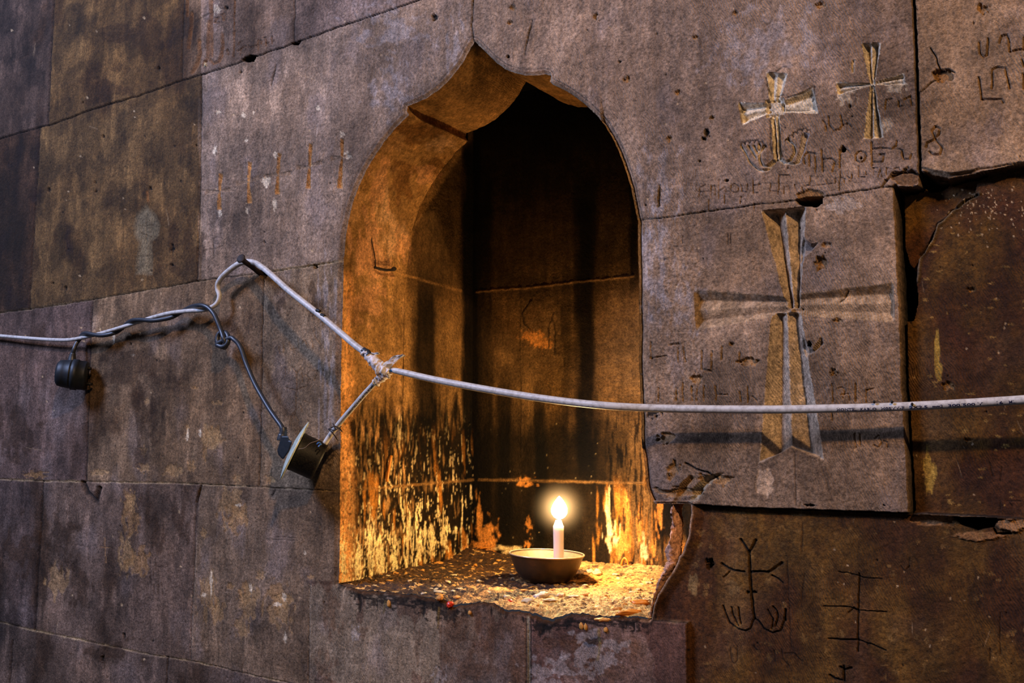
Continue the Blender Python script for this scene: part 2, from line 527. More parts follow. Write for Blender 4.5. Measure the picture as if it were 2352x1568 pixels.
V15 = [(28,1470),(22,1550),(8,1900)]

def region(pts, col, alpha=1.0):
    w_, ins = W.inside(pts, jit=False)
    W.C[w_][ins] = W.C[w_][ins]*(1-alpha) + np.asarray(col)*alpha

# block colours (the stones differ in hue; leftward light falloff painted in)
region([(-400,-300),(132,-300),(124,0),(110,288),(0,318),(-400,455)], S(66,54,56,K))
region([(132,-300),(424,-300),(420,90),(418,184),(110,288),(124,0)], S(96,74,52,K))
region([(424,-300),(678,-300),(675,98),(575,133),(418,184)], S(106,86,78,K))
region([(678,-300),(1087,-300),(1083,-8),(900,22),(675,98)], S(118,98,94,K))
region([(-400,455),(0,318),(92,292),(80,500),(67,710),(-400,780)], S(58,42,36,K))  # leftmost stone darkened for light falloff
region([(92,292),(463,172),(458,500),(452,645),(210,688),(67,710)], S(94,73,52,K))
region([(463,172),(675,98),(900,22),(1087,-40),(1083,600),(785,600),(452,645)], S(128,107,98,K))
region([(-400,780),(67,710),(212,688),(205,900),(198,1104),(-400,1095)], S(86,68,66,K))
region([(212,688),(452,645),(605,628),(600,900),(597,1115),(198,1105)], S(104,82,66,K))
region([(605,628),(785,598),(785,1127),(597,1115)], S(120,99,84,K))
region([(-400,1092),(98,1105),(86,1310),(79,1447),(-400,1350)], S(74,60,60,K))
region([(98,1105),(462,1112),(446,1300),(438,1520),(79,1447)], S(92,74,68,K))
region([(462,1112),(776,1127),(773,1342),(712,1340),(709,1582),(438,1520)], S(108,88,76,K))
region([(-400,1350),(79,1447),(384,1508),(700,1575),(708,1900),(-400,1900)], S(86,70,66,K))
region([(710,1340),(773,1342),(1015,1370),(1012,1900),(708,1900),(708,1582)], S(132,113,101,K))
region([(1010,1370),(1213,1400),(1215,1900),(1010,1900)], S(118,96,86,K))
region([(1213,1400),(1493,1418),(1576,1431),(1578,1900),(1215,1900)], S(114,88,84,K))
region([(1087,-300),(2090,-300),(2098,0),(2114,428),(1462,503),(1086,300)], S(128,106,96,K))
region([(2090,-300),(2800,-300),(2800,360),(2352,372),(2250,395),(2180,408),(2114,390),(2098,0)], S(132,107,90,K))
region([(1440,503),(1733,470),(2056,428),(2071,735),(2091,1178),(1850,1171),(1500,1157)], S(126,103,90,K))
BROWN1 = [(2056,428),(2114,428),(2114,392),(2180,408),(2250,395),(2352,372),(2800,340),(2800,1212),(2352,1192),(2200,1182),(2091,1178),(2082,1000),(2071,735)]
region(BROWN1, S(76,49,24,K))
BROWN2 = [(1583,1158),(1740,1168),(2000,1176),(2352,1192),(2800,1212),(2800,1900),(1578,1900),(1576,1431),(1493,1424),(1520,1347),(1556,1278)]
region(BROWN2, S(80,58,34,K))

# broad natural variation
n1 = fbm(WX*5, WZ*5, 5, 21); n2 = fbm(WX*22, WZ*3.2, 5, 31); n3 = fbm(WX*14+5, WZ*10, 4, 61)
leftness = np.clip((900-W.X)/900, 0, 1)*(W.X < 1100)
W.C *= (1 + 0.35*n1 + (0.18+0.55*leftness)*n2)[..., None]
# dark brown damp stains, mostly on the left stones
st = sstep(0.10, 0.42, fbm(WX*9+11, WZ*6, 5, 71))*(0.25+0.75*np.clip(leftness*1.6, 0, 1))
W.C = W.C*(1-0.72*st[..., None]) + np.array(S(50,32,18,K))*0.72*st[..., None]
st2 = sstep(0.12, 0.2, fbm(WX*26+3, WZ*11, 6, 171)+0.25*n2)*np.clip(leftness*1.3+0.2, 0, 0.75)
W.C = W.C*(1-0.35*st2[..., None])
st3 = sstep(0.22, 0.30, fbm(WX*34+13, WZ*9, 6, 181))*np.clip(leftness*1.3+0.25, 0, 0.9)
W.C = W.C*(1+0.55*st3[..., None])
sillm = (W.X > 700) & (W.X < 1578) & (W.Y > 1335)
st4 = sstep(0.02, 0.05, fbm(WX*11+2, WZ*7+4, 6, 191))*sillm
W.C = W.C*(1-st4[..., None]*(1-np.array([0.66, 0.56, 0.54])))
# lavender-grey bloom
bl = sstep(0.08, 0.38, fbm(WX*12+31, WZ*8, 5, 91))*0.45
bl = bl*np.where(W.X < 455, sstep(640, 760, W.Y), 1.0)
W.C = W.C*(1-bl[..., None]) + np.array(S(118,104,108,K))*bl[..., None]*(0.6+0.4*(W.X > 450))[..., None] + W.C*bl[..., None]*0.4*(W.X <= 450)[..., None]
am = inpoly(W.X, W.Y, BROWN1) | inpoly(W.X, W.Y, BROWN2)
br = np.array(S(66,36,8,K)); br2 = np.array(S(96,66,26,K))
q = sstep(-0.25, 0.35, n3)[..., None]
W.C = np.where(am[..., None], (W.C*0.18 + (br*(1-q)+br2*q)*0.82)*np.clip(1-(W.X-1700)/2600, 0.6, 1)[..., None], W.C)  # brown patina, with the missing cool light painted in as well
tl_ = ((W.X < 462) & (W.Y < np.interp(W.X, [0, 462], [718, 645]))).astype(np.float32)[..., None]
bq = sstep(-0.05, 0.22, fbm(WX*13+41, WZ*13, 6, 141))[..., None]
W.C = W.C*(1-tl_*(1-np.array([0.90, 0.80, 0.62])))*(1-0.45*tl_*bq)
W.C = W.C*(1+0.30*(1-tl_)*fbm(WX*30, WZ*30, 5, 151)[..., None])
W.C = np.clip(W.C, 0.012, 0.9)

rb = sstep(0.05, 0.35, fbm(WX*7+51, WZ*7+3, 6, 161))*(W.X > 1090)*(~am)
W.C = W.C*(1+0.35*rb[..., None])
rb = sstep(0.05, 0.35, fbm(WX*6+81, WZ*6+33, 6, 166))*(W.X > 460)*(~am)
W.C = W.C*(1-0.25*rb[..., None])
# gentle unevenness of each dressed face
W.H += 2.2*n1 + 0.9*n3 + 0.5*fbm(WX*60, WZ*60, 4, 15)
# roughened patches
W.H += 0.55*fbm(WX*190, WZ*190, 3, 19)*sstep(-0.1, 0.3, n3)

# recessed stones on the right
def drop(pts, mm, bev):
    w_, ins = W.inside(pts)
    _, D, _ = W.dist_in(pts, w_, True)
    W.H[w_] -= mm*np.where(ins, np.clip(D/bev, 0, 1), 0)
drop(BROWN1, 16, 3)
drop([(2056,434),(2114,434),(2150,410),(2240,412),(2235,440),(2200,452),(2185,475),(2150,500),(2135,545),(2118,575),(2105,590),(2098,640),(2102,690),(2092,733),(2071,735),(2062,560)], 10, 4)
W.poly([(2056,432),(2066,436),(2068,560),(2080,600),(2098,620),(2102,690),(2092,732),(2071,734),(2062,560)], 60, 3, S(6,4,3), 0.97)
drop(BROWN2, 9, 4)
W.poly([(2114,425),(2116,392),(2130,398),(2150,408),(2175,412),(2160,424),(2130,430)], 40, 4, S(10,6,4), 0.9)
W.groove([(2180,413),(2240,404),(2262,396)], 3, 14, S(12,7,4), 0.9)
W.groove([(2060,434),(2090,432),(2114,428)], 5, 30, S(8,5,3), 0.95)  # shade under the upper stone painted into the gap
W.groove([(2240,440),(2215,452),(2195,468),(2180,474),(2160,495),(2145,505),(2140,522),(2128,545),(2120,560),(2105,578)], 4, 8, S(22,14,10), 0.8)
W.groove([(2245,437),(2200,464),(2150,512),(2135,550),(2108,585),(2102,640)], 6, -2.5, S(120,108,92,K), 0.35)
# projecting lip below the upper right stone
W.poly([(2118,388),(2150,392),(2180,398),(2215,392),(2255,390),(2235,400),(2180,411),(2140,412)], 5, 5, S(96,72,54,K), 0.8)
W.groove([(2118,386),(2150,393),(2185,399),(2230,392),(2290,382),(2352,372)], 3.5, 3, S(150,122,100,K), 0.5)
# cavity at lower right
W.poly([(2186,1186),(2290,1190),(2282,1212),(2240,1220),(2205,1206)], 35, 6, S(10,6,4), 0.95)
W.blob(2140,1196,60,14, S(150,112,82,K), 0.8, 3, seed=3)
W.blob(2250,1232,60,11, S(150,108,76,K), 0.7, -2, seed=4)
W.blob(2325,1205,42,16, S(150,112,84,K), 0.7, -3, seed=5)
W.groove([(2280,1215),(2287,1226),(2320,1226)], 3, 10, S(14,8,5), 0.9)

# joints
DK = S(20,13,9); MORT = S(176,150,122,K)
def joint(P, hw=2.4, depth=5, alpha=0.85, mortar=0.0, col=DK):
    if mortar:
        w_, D_, _ = W.dist(P, hw*2.6+2)
        nn = sstep(-0.25, 0.25, fbm(W.X[w_]/38, W.Y[w_]/38, 5, 201))
        W.blend(w_, mortar*np.clip(1.25-D_/(hw*1.9), 0, 1)*(0.12+0.88*nn), MORT)
        W.H[w_] -= 0.8*np.clip(1-D_/(hw*2), 0, 1)
    W.groove(P, hw, depth, col, alpha)
joint(J1, 2.0, 6, 0.9)
joint(J2, 1.6, 4, 0.75, 0.35)
joint(J3, 1.6, 3, 0.35, 0.75, S(60,42,30))
joint(J4, 1.6, 2, 0.25, 0.75, S(60,42,30))
joint(J5, 1.6, 4, 0.75, 0.25)
joint(J6, 2.6, 9, 0.9)
joint(J7, 4.2, 26, 0.97, 0.0, S(6,5,5))
joint(J8, 5.0, 34, 0.97, 0.0, S(5,4,4))
joint(J10, 1.8, 4, 0.8, 0.35)
for P_, hw, dp, al in ((V1,1.8,4,0.8),(V2,1.6,4,0.8),(V3,1.8,4,0.85),(V4,1.9,7,0.92),(V5,1.7,4,0.8),(V6,1.6,4,0.7),(V7,1.8,4,0.8),(V8,1.5,5,0.92),
                       (V9,3.0,5,0.75),(V10,1.6,3,0.55),(V11,1.6,5,0.9),(V12,1.3,3,0.6),(V14,1.3,3,0.5),(V15,2.0,5,0.9)):
    joint(P_, hw, dp, al)
joint(V13, 4.2, 3, 0.8, 0.0, S(120,112,100,K)); W.groove([(1208,1420),(1209,1900)], 1.5, 3, DK, 0.8); W.groove([(1219,1420),(1220,1900)], 1.5, 3, DK, 0.8)
W.groove([(1014,1380),(1012,1900)], 1.2, 1.2, DK, 0.4)
W.groove([(190,1108),(200,1130),(220,1150),(228,1120)], 7, 7, S(34,22,16), 0.85)
W.groove([(462,1116),(455,1135),(450,1155)], 4, 7, S(12,8,6), 0.9, taper=True)
W.groove([(632,1124),(626,1140)], 2, 3, DK, 0.7)
# damaged corners and sockets of the joints
W.poly([(555,136),(575,124),(590,126),(584,142),(566,144)], 16, 4, S(8,5,4), 0.95)
W.poly([(668,98),(692,92),(686,104),(672,104)], 10, 3, S(8,5,4), 0.95)
W.poly([(1828,458),(1850,452),(1889,449),(1890,466),(1876,475),(1850,474),(1832,468)], 55, 4, S(4,3,2), 0.97)
W.blob(1860,446,34,12, S(120,82,36,K), 0.8, 3, seed=8)
W.blob(1930,470,42,18, S(168,150,146,K), 0.75, 0.8, seed=9, rough=0.8)
W.blob(2080,408,40,20, S(96,70,48,K), 0.85, 4, seed=10)
W.groove([(2026,428),(2045,405),(2070,395),(2095,394),(2112,402)], 3, 3, S(60,42,30), 0.6)
W.poly([(588,622),(606,620),(622,617),(614,634),(606,640),(600,632)], 20, 3, S(6,4,3), 0.95)
W.blob(724,612,5,6, S(5,4,3), 0.95, 10, seed=2)
W.groove([(625,622),(700,611),(780,600)], 3.5, 0.5, S(170,146,118,K), 0.5)
W.poly([(2064,196),(2064,197),(2066,198)], 0, 1)
W.groove([(2137,110),(2150,130),(2156,150),(2160,160)], 1.8, 5, DK, 0.85)
W.blob(2166,172,26,15, S(128,92,58,K), 0.8, 6, seed=11)
W.groove([(2160,160),(2180,158),(2192,166)], 2, 5, DK, 0.8)
W.groove([(2158,178),(2136,192),(2118,208),(2108,214)], 1.8, 3, DK, 0.6)

# ------- carved crosses and writing
ORANGE = S(150,104,62,K); PALE = S(170,150,140,K)
# 1 large cross
W.arm((1800,478),(1822,705),52,15,21,0.30,S(186,164,152,K),1,alpha=0.7)
W.arm((1818,1062),(1806,722),76,34,22,0.25,S(186,164,152,K),1,chev0=0.10,alpha=0.7)
W.arm((1596,712),(1812,701),47,20,10,0.55,S(150,124,100,K),1,alpha=0.5)
W.arm((2054,694),(1822,700),46,24,10,0.55,S(150,124,100,K),1,alpha=0.5)
W.poly([(1842,540),(1862,560),(1880,556),(1868,572),(1848,590),(1842,615),(1830,600),(1834,560)], 8, 6, S(150,138,140,K), 0.4, lab=1)
W.poly([(1838,770),(1850,778),(1866,800),(1888,772),(1892,790),(1868,812),(1850,820),(1840,800)], 6, 5, S(140,124,116,K), 0.4, lab=1)
W.blob(1885,603,16,17, S(140,100,60,K), 0.6, 6, seed=12); W.blob(1900,563,12,8, S(146,110,80,K), 0.6, 3, seed=13)
W.blob(1858,790,6,7, S(8,6,5), 0.95, 8, seed=14)
W.groove([(1948,668),(1935,685),(1925,692)], 1.6, 3, DK, 0.8)
# 2 upper left-hand cross of the pair (with square centre and leaves)
PC = S(196,182,172,K)
W.arm((1785,166),(1779,232),25,12,9,0.4,PC,2,alpha=0.85)
W.arm((1699,262),(1768,247),27,11,10,0.4,PC,2,alpha=0.85)
W.arm((1874,230),(1795,246),32,12,9,0.75,PC,2,alpha=0.8)
W.arm((1786,366),(1780,262),9,10,11,0.25,PC,2,alpha=0.85)
W.poly([(1757,229),(1800,224),(1801,262),(1759,272)], 5, 4, PC, 0.6, lab=2)
BLK = S(18,14,14)
for P_ in ([(1759,180),(1764,200),(1770,218)],[(1783,163),(1796,154),(1809,153)],[(1806,224),(1840,214),(1858,204),(1870,198)],[(1804,250),(1840,250),(1856,250)],
           [(1871,198),(1870,215),(1862,230)],[(1699,236),(1701,256)],[(1790,300),(1792,340),(1797,360)],[(1778,220),(1800,218)],[(1770,262),(1770,330),(1774,352)],[(1784,366),(1772,382)]):
    W.groove(P_, 2.0, 1.5, BLK, 0.75)
for P_ in ([(1704,336),(1712,350),(1722,370),(1738,388),(1752,393),(1766,388),(1784,366)],[(1757,335),(1746,350),(1745,366),(1752,380),(1764,382),(1776,370)],
           [(1784,366),(1800,374),(1820,377),(1836,372)],[(1790,364),(1806,372),(1818,368),(1826,350),(1822,332),(1810,320)],[(1732,335),(1740,352)],[(1720,335),(1736,362)],[(1745,332),(1742,346)]):
    W.groove(P_, 3.6, 4.5, PC, 0.5, 2)
W.arm((1852,304),(1834,374),8,5,6,0.9,S(170,160,170,K),2)
for cx_, cy2 in ((1707,328),(1716,325),(1727,323),(1738,323),(1748,327),(1756,334)):
    W.groove([(cx_-5,cy2+5),(cx_-3,cy2),(cx_+3,cy2-1),(cx_+5,cy2+4)], 1.8, 2, BLK, 0.85)
for cx_, cy2 in ((1809,320),(1817,312),(1826,304),(1836,297),(1847,294),(1857,298)):
    W.groove([(cx_-5,cy2+5),(cx_-3,cy2),(cx_+4,cy2-1),(cx_+5,cy2+3)], 1.8, 2, BLK, 0.85)
# 3 upper right-hand cross of the pair
PW = S(206,192,184,K)
W.arm((2001,97),(2003,192),23,4,12,0.3,PW,3,alpha=0.85)
W.arm((2007,318),(2003,194),24,4,12,0.3,PW,3,alpha=0.85)
W.arm((1921,204),(2000,193),15,3,8,0.45,PW,3,alpha=0.8)
W.arm((2079,181),(2006,192),14,3,7,0.45,PW,3,alpha=0.8)
W.blob(1945,222,24,18, PW, 0.45, seed=15, rough=0.9); W.blob(2060,200,26,16, PW, 0.5, seed=16, rough=0.9); W.blob(2035,285,14,20, PW, 0.35, seed=17)
W.groove([(1960,140),(1958,165)], 4, 3, PW, 0.4)

def T3(pts): return [(1660+x/4.357, 80+y/4.357) for x, y in pts]
def T4(pts): return [(1480+x/3.675, 320+y/3.675) for x, y in pts]
def T5(pts): return [(1500+x/2.761, 1000+y/2.761) for x, y in pts]
def T6(pts): return [(1450+x/3.7325, 760+y/3.7325) for x, y in pts]
def TR(pts): return [(1500+x/2.761, y/2.761) for x, y in pts]
def TL(pts): return [(420+x/8.254, y/8.254) for x, y in pts]
def T7(pts): return [(460+x/6.272, 280+y/6.272) for x, y in pts]
LET = S(134,102,74,K)
for P_ in ([(1060,810),(1065,900),(1110,960),(1170,950),(1200,900),(1180,800)],[(1010,860),(1030,900),(1040,960)],[(1195,900),(1250,885),(1285,920)],
           [(820,1290),(815,1210),(850,1180),(930,1190),(930,1380)],[(875,1200),(870,1310)],[(990,1150),(1005,1370)],[(1005,1240),(1090,1240),(1125,1270),(1100,1370)],
           [(1175,1150),(1170,1330)],[(1180,1170),(1230,1130),(1270,1170)],[(1385,1165),(1420,1180),(1435,1220),(1415,1265),(1370,1275),(1335,1250),(1330,1200),(1360,1170),(1385,1165)],
           [(1490,1070),(1495,1310)],[(1500,1140),(1600,1130),(1690,1140)],[(1510,1270),(1600,1270),(1615,1195),(1570,1195)],[(1745,1060),(1735,1110),(1700,1130),(1790,1150),(1800,1220)],
           [(1800,1150),(1810,1240),(1870,1250),(1890,1200)],[(1625,740),(1630,650),(1690,640)],[(1760,660),(1765,715),(1810,715)],[(1820,640),(1880,610),(1890,700)]):
    W.groove(T3(P_), 2.6, 3.0, LET, 0.4, 4)
W.blob(1936,342,6,8, S(6,4,3), 0.95, 10, seed=20); W.blob(1977,363,3.2,3.2, S(6,4,3), 0.95, 6, seed=21); W.blob(1952,243,3,5, S(8,6,5), 0.9, 3, seed=22)
for P_ in ([(460,490),(470,400),(515,382)],[(450,440),(545,440)],[(560,490),(565,385)],[(565,395),(590,385),(597,470)],[(630,500),(632,340)],[(635,430),(680,400),(690,440),(720,440)],
           [(760,375),(795,400),(790,440),(760,450),(730,430),(733,390),(760,375)],[(815,375),(820,440),(866,445),(872,370)],[(925,330),(920,455),(960,450)],[(922,385),(985,385)],
           [(1065,370),(1062,440),(1130,440)],[(1130,460),(1140,300),(1225,305),(1232,320)],[(1180,400),(1180,460)],[(1200,400),(1225,390),(1230,450)],[(1270,380),(1285,440)],[(1335,400),(1340,450)],[(1350,390),(1390,385)],
           [(1405,310),(1400,390),(1440,390)],[(1470,385),(1520,380)],[(1540,340),(1545,380),(1580,375)],[(1615,330),(1610,375)],[(1655,270),(1645,430)],[(1660,320),(1690,330),(1690,365)],[(1710,310),(1740,340),(1755,300)],[(1750,300),(1752,355),(1725,355)],
           [(1812,225),(1810,320),(1860,320)],[(1870,270),(1865,300),(1890,300)],[(1930,240),(1970,240)],[(1940,240),(1940,300)],[(1975,320),(1995,250),(2005,320)],[(2045,245),(2045,300)],[(2045,245),(2080,245)],[(2110,245),(2150,235),(2155,260)],
           [(130,380),(115,500),(120,560)],[(680,460),(675,540)],[(815,480),(810,540)],[(815,485),(850,480)],[(545,510),(545,600)],[(930,540),(932,600)]):
    W.groove(T4(P_), 1.7, 2.0, S(84,58,38,K), 0.5, 5)
W.blob(1669,414,5,3, S(6,4,3), 0.9, 5, seed=23)
for P_ in ([(165,100),(170,240)],[(170,235),(300,215)],[(330,120),(410,110)],[(400,150),(410,270)],[(450,140),(470,260)],[(610,170),(605,330),(690,340),(690,170)],[(780,130),(775,250)],[(930,180),(930,270)],[(640,350),(690,345)],
           [(235,490),(235,600)],[(385,490),(390,600)],[(445,440),(445,600)],[(520,480),(525,600)],[(630,470),(625,600)],[(565,500),(565,600)],[(725,470),(730,600)],[(740,545),(830,545)],[(1000,480),(1000,610)],[(935,520),(940,610)],[(1040,560),(1080,600)],
           [(1925,450),(1925,600)]):
    W.groove(T6(P_), 2.6, 2.6, LET, 0.35, 6)
def T2(pts): return [(1450+x/2.607, 440+y/2.607) for x, y in pts]
for P_ in ([(1205,1150),(1210,1260)],[(1200,1320),(1205,1370)],[(1240,1180),(1260,1170),(1280,1190),(1270,1240)],[(1260,1215),(1300,1210),(1310,1250)],[(1410,1190),(1408,1260)],[(1412,1190),(1450,1180)],
           [(1340,1450),(1345,1530)],[(1370,1450),(1372,1520)],[(1460,1480),(1480,1460),(1500,1500),(1480,1530),(1455,1520)],[(1510,1490),(1530,1500),(1535,1530)]):
    W.groove(T2(P_), 2.3, 2.4, LET, 0.4, 6)
for P_ in ([(2070,270),(2072,340),(2095,362),(2120,350),(2125,245)],[(2200,270),(2210,230),(2245,222),(2258,250),(2262,320)],[(2262,325),(2352,310)],[(2352,240),(2354,310)],
           [(2065,490),(2085,625)],[(2085,628),(2210,628),(2222,650)],[(2150,560),(2150,440),(2185,425),(2235,430),(2262,560)],[(2340,380),(2352,420)],[(2350,470),(2352,560)],
           [(1790,880),(1770,830),(1790,800),(1820,815),(1815,850),(1775,890),(1740,905),(1735,930)],[(1790,880),(1830,930),(1820,980),(1775,980),(1755,960)]):
    W.groove(TR(P_), 3.4, 3.4, S(124,92,66,K), 0.5, 7)
# black branching cross, lower right stone
for P_, h_ in (([(540,665),(560,700),(592,745)],4),([(635,670),(612,715),(592,745)],4),([(592,740),(598,860),(604,960),(612,1050),(625,1165)],3.6),
               ([(418,818),(460,845),(500,860),(560,868)],3.4),([(600,870),(660,868),(710,872)],3.4),([(710,870),(760,845),(800,812)],4),([(740,890),(775,910),(808,942)],2.6),([(470,860),(450,885),(430,905)],2),
               ([(428,1085),(445,1140),(470,1195),(520,1235),(570,1245),(600,1230),(622,1170)],2.6),([(625,1165),(660,1190),(690,1230),(740,1262),(790,1245),(815,1190),(825,1110)],2.6),
               ([(478,1095),(500,1165),(520,1215)],2.2),([(525,1095),(530,1150),(540,1200)],2.2),([(745,1090),(770,1120),(775,1160),(760,1215)],2.6),([(710,1110),(745,1170),(735,1235)],2),([(820,1105),(826,1180)],2.6)):
    W.groove(T5(P_), h_, 4, S(10,7,5), 0.92, 8)
W.blob(1623,1296,9,14, S(7,5,4), 0.95, 9, seed=24); W.blob(1712,1362,4,4, S(7,5,4), 0.9, 4, seed=25); W.blob(1727,1362,5,4, S(7,5,4), 0.9, 4, seed=26)
for P_, h_ in (([(1297,880),(1292,1000),(1290,1100),(1288,1200),(1288,1300),(1285,1380)],2.2),([(1165,865),(1240,880),(1320,905),(1440,915)],1.6),([(1070,1088),(1230,1092),(1290,1115),(1470,1125)],1.7),
               ([(1225,1130),(1260,1100),(1295,1130)],2.2),([(1100,1295),(1190,1302),(1290,1305)],2.4),([(1290,1305),(1380,1335),(1465,1372)],2.2)):
    W.groove(T5(P_), h_, 3.2, S(14,9,6), 0.85, 9)
for P_ in ([(1195,1475),(1200,1568)],[(1172,1478),(1200,1495),(1245,1482)],[(1108,1528),(1140,1552),(1185,1562)]):
    W.groove(T5(P_), 3.2, 4, S(10,7,5), 0.9, 10)
for P_ in ([(470,1350),(480,1440),(500,1455),(518,1430),(515,1345)],[(750,1370),(756,1435)],[(800,1360),(808,1430),(850,1475)],[(615,1340),(640,1370)],[(820,1390),(880,1390),(930,1440)],[(1560,830),(1585,870),(1615,830)],[(1620,780),(1610,850)],
           [(2195,1130),(2190,1280),(2198,1400)],[(2130,1360),(2128,1440)],[(935,560),(930,740)],[(835,800),(860,1350)],[(945,880),(930,1060)],[(2120,170),(2140,260)],[(2200,200),(2190,290)],[(2230,420),(2320,420)],[(2190,430),(2190,470)],[(2250,430),(2270,450)]):
    W.groove(T5(P_), 1.8, 1.8, S(30,19,11), 0.65)
# five small crosses in a row, left of the arch
OC = S(158,112,66,K)
for k, (c, tp, bt, lf, rt) in enumerate((((504,439),(507,397),(504,483),(470,441),(532,434)), ((570,417),(573,370),(572,468),(540,421),(598,405)),
                          ((638,400),(642,350),(637,448),(603,406),(671,397)), ((711,382),(714,329),(708,434),(679,384),(743,370)), ((785,360),(786,317),(780,434),(759,364),(802,357)))):
    L_ = 11+k
    W.arm(tp, c, 4.5, 2.5, 4.5, 0.9, OC, L_, alpha=0.85); W.arm(bt, c, 6, 2.2, 5, 0.9, OC, L_, alpha=0.85)
    W.arm(lf, c, 7, 1.8, 3, 0.5, S(128,104,88,K), L_, alpha=0.5); W.arm(rt, c, 7, 1.8, 3, 0.5, S(128,104,88,K), L_, alpha=0.5)
    W.groove([(tp[0]-9,tp[1]+4),(tp[0]-1,tp[1]+13),(tp[0]+6,tp[1]-2)], 1.0, 1.5, S(50,34,24), 0.6, L_)
    W.groove([(lf[0]-6,lf[1]-5),(lf[0]+8,lf[1]),(lf[0]-3,lf[1]+12)], 0.9, 1.2, S(70,48,34), 0.45, L_)
    W.groove([(rt[0]+6,rt[1]-9),(rt[0]-6,rt[1]+1),(rt[0]+6,rt[1]+6)], 0.9, 1.2, S(70,48,34), 0.45, L_)
CH = S(214,196,184,K*0.9)
for a in ((785,308,6,7),(795,352,9,5),(800,361,8,5),(612,417,11,13),(632,354,6,8),(567,483,4,9),(505,489,5,8),(631,470,5,14),(565,322,4,5),(558,264,5,6),(500,257,6,5),(582,258,3,4),(493,345,6,10),(730,248,5,6)):
    W.blob(*a, CH, 0.75, 0.4, seed=int(a[0])%19, rough=0.7)
# faint pen writing
def scribble(p0, p1, amp, n, col, hw=0.9, seed=0, gap=0.2):
    r_ = random.Random(seed)
    p0 = np.array(p0, float); p1 = np.array(p1, float); u = (p1-p0)/np.hypot(*(p1-p0)); v = np.array([-u[1], u[0]])
    L_ = np.hypot(*(p1-p0)); x = 0
    while x < L_:
        m = r_.randint(3, 5); pts = []
        for i in range(m):
            pts.append(p0+u*(x+i*amp*0.42+r_.uniform(-1, 1))+v*amp*r_.choice((-0.55, 0.45, -0.4, 0.5))*r_.uniform(0.6, 1.2))
        W.groove(pts, hw, 0.15, col, 0.62, jit=False)
        x += amp*0.42*m + (amp*1.1 if r_.random() < gap else 1.2)
PEN = S(34,28,30)
scribble((480,508),(590,486),8,20,PEN,0.8,1); scribble((598,481),(690,462),9,20,PEN,0.9,2); scribble((692,461),(765,450),8,20,PEN,0.9,3); scribble((766,450),(798,442),12,20,PEN,1.1,4,0)
scribble((480,520),(568,504),6,20,PEN,0.7,5); scribble((576,508),(602,500),15,20,PEN,1.0,6,0); scribble((612,500),(650,490),7,20,PEN,0.9,7)
W.groove([(490,545),(489,606)], 1.1, 1, S(40,26,18), 0.7); W.groove([(471,574),(511,565)], 1.1, 1, S(40,26,18), 0.7)
# worn letters on the third top stone
for P_, h_ in (([(170,250),(165,500),(120,900)],5),([(90,0),(85,300)],4),([(320,780),(330,1000),(300,1180),(190,1370)],5.5),([(540,0),(545,300),(545,700),(550,1060)],5.5),([(420,1200),(480,1080),(500,400)],4.5),
               ([(760,640),(765,850),(740,1050),(690,1170),(580,1200),(520,1120)],4.5),([(400,1240),(430,1180)],5),([(990,0),(980,300),(990,700),(960,1070)],2.2),([(600,430),(690,330),(620,350)],2),([(620,430),(700,420)],2),
               ([(720,290),(800,250)],1.8),([(760,300),(770,400)],1.8),([(800,300),(790,400)],1.8),([(840,980),(860,940),(880,990),(850,1040)],1.8),
               ([(1050,860),(1080,800),(1130,790)],1.5),([(1030,960),(1100,940)],1.5),([(1100,940),(1100,1050)],1.5),([(1110,920),(1180,870),(1220,900)],1.5),([(1240,860),(1280,890),(1420,850)],1.5),([(1430,940),(1435,760),(1500,770),(1490,830)],1.6),
               ([(1570,700),(1570,880)],1.6),([(1570,820),(1630,800)],1.5),([(1690,680),(1700,790),(1740,750)],1.6),([(1680,800),(1700,830)],1.5)):
    W.groove(TL(P_), h_, 3.6, S(96,62,34,K), 0.7, 17)
W.groove(TL([(220,420),(400,300),(560,220),(780,160)]), 1.8, 2, S(50,36,26), 0.6); W.blob(521,17,5,4, S(6,4,3), 0.95, 8, seed=27); W.blob(472,148,5,6, S(190,170,140,K), 0.8, -3, seed=28)
W.blob(500,22,9,12, CH, 0.5, seed=29, rough=0.9)
# scratched Y-headed cross and letters beside the socket
for P_ in ([(670,842),(682,856),(692,842)],[(682,856),(681,900),(678,950),(676,960)],[(658,890),(680,896),(706,886)],[(676,945),(668,960)],[(678,948),(686,966)],
           [(640,795),(642,812)],[(650,790),(652,810)],[(665,785),(668,805),(680,800)],[(684,775),(686,802)],[(692,790),(700,780),(706,800)],[(715,775),(718,800)],[(722,770),(735,790)],
           [(655,846),(656,866)],[(694,855),(696,878)],[(702,860),(712,872)],[(716,850),(730,850),(722,874)],[(742,850),(746,868)],[(700,920),(712,925)],[(690,930),(694,946)]):
    W.groove(P_, 1.4, 1.6, S(96,66,36,K), 0.6, 18)
# crossed scratch near the bottom left
for P_ in ([(240,1234),(242,1292)],[(231,1256),(250,1258)]): W.groove(P_, 1.3, 1.2, S(150,112,80,K), 0.7)
for P_ in ([(318,1270),(322,1290)],[(330,1268),(334,1290)],[(345,1262),(345,1340)],[(352,1300),(352,1322)],[(360,1300),(372,1302)],[(354,1342),(354,1366)],[(364,1342),(364,1366)],[(372,1340),(374,1366)]):
    W.groove(P_, 1.6, 1.6, S(60,42,30), 0.6)
for P_ in ([(628,1232),(682,1235)],[(625,1238),(682,1240)]): W.groove(P_, 1.0, 1, DK, 0.6)
# vertical scar strokes
for P_ in ([(634,148),(628,172),(622,196)],[(1223,47),(1215,80),(1204,128)]): W.groove(P_, 2.4, 4, S(12,8,6), 0.92, taper=True)
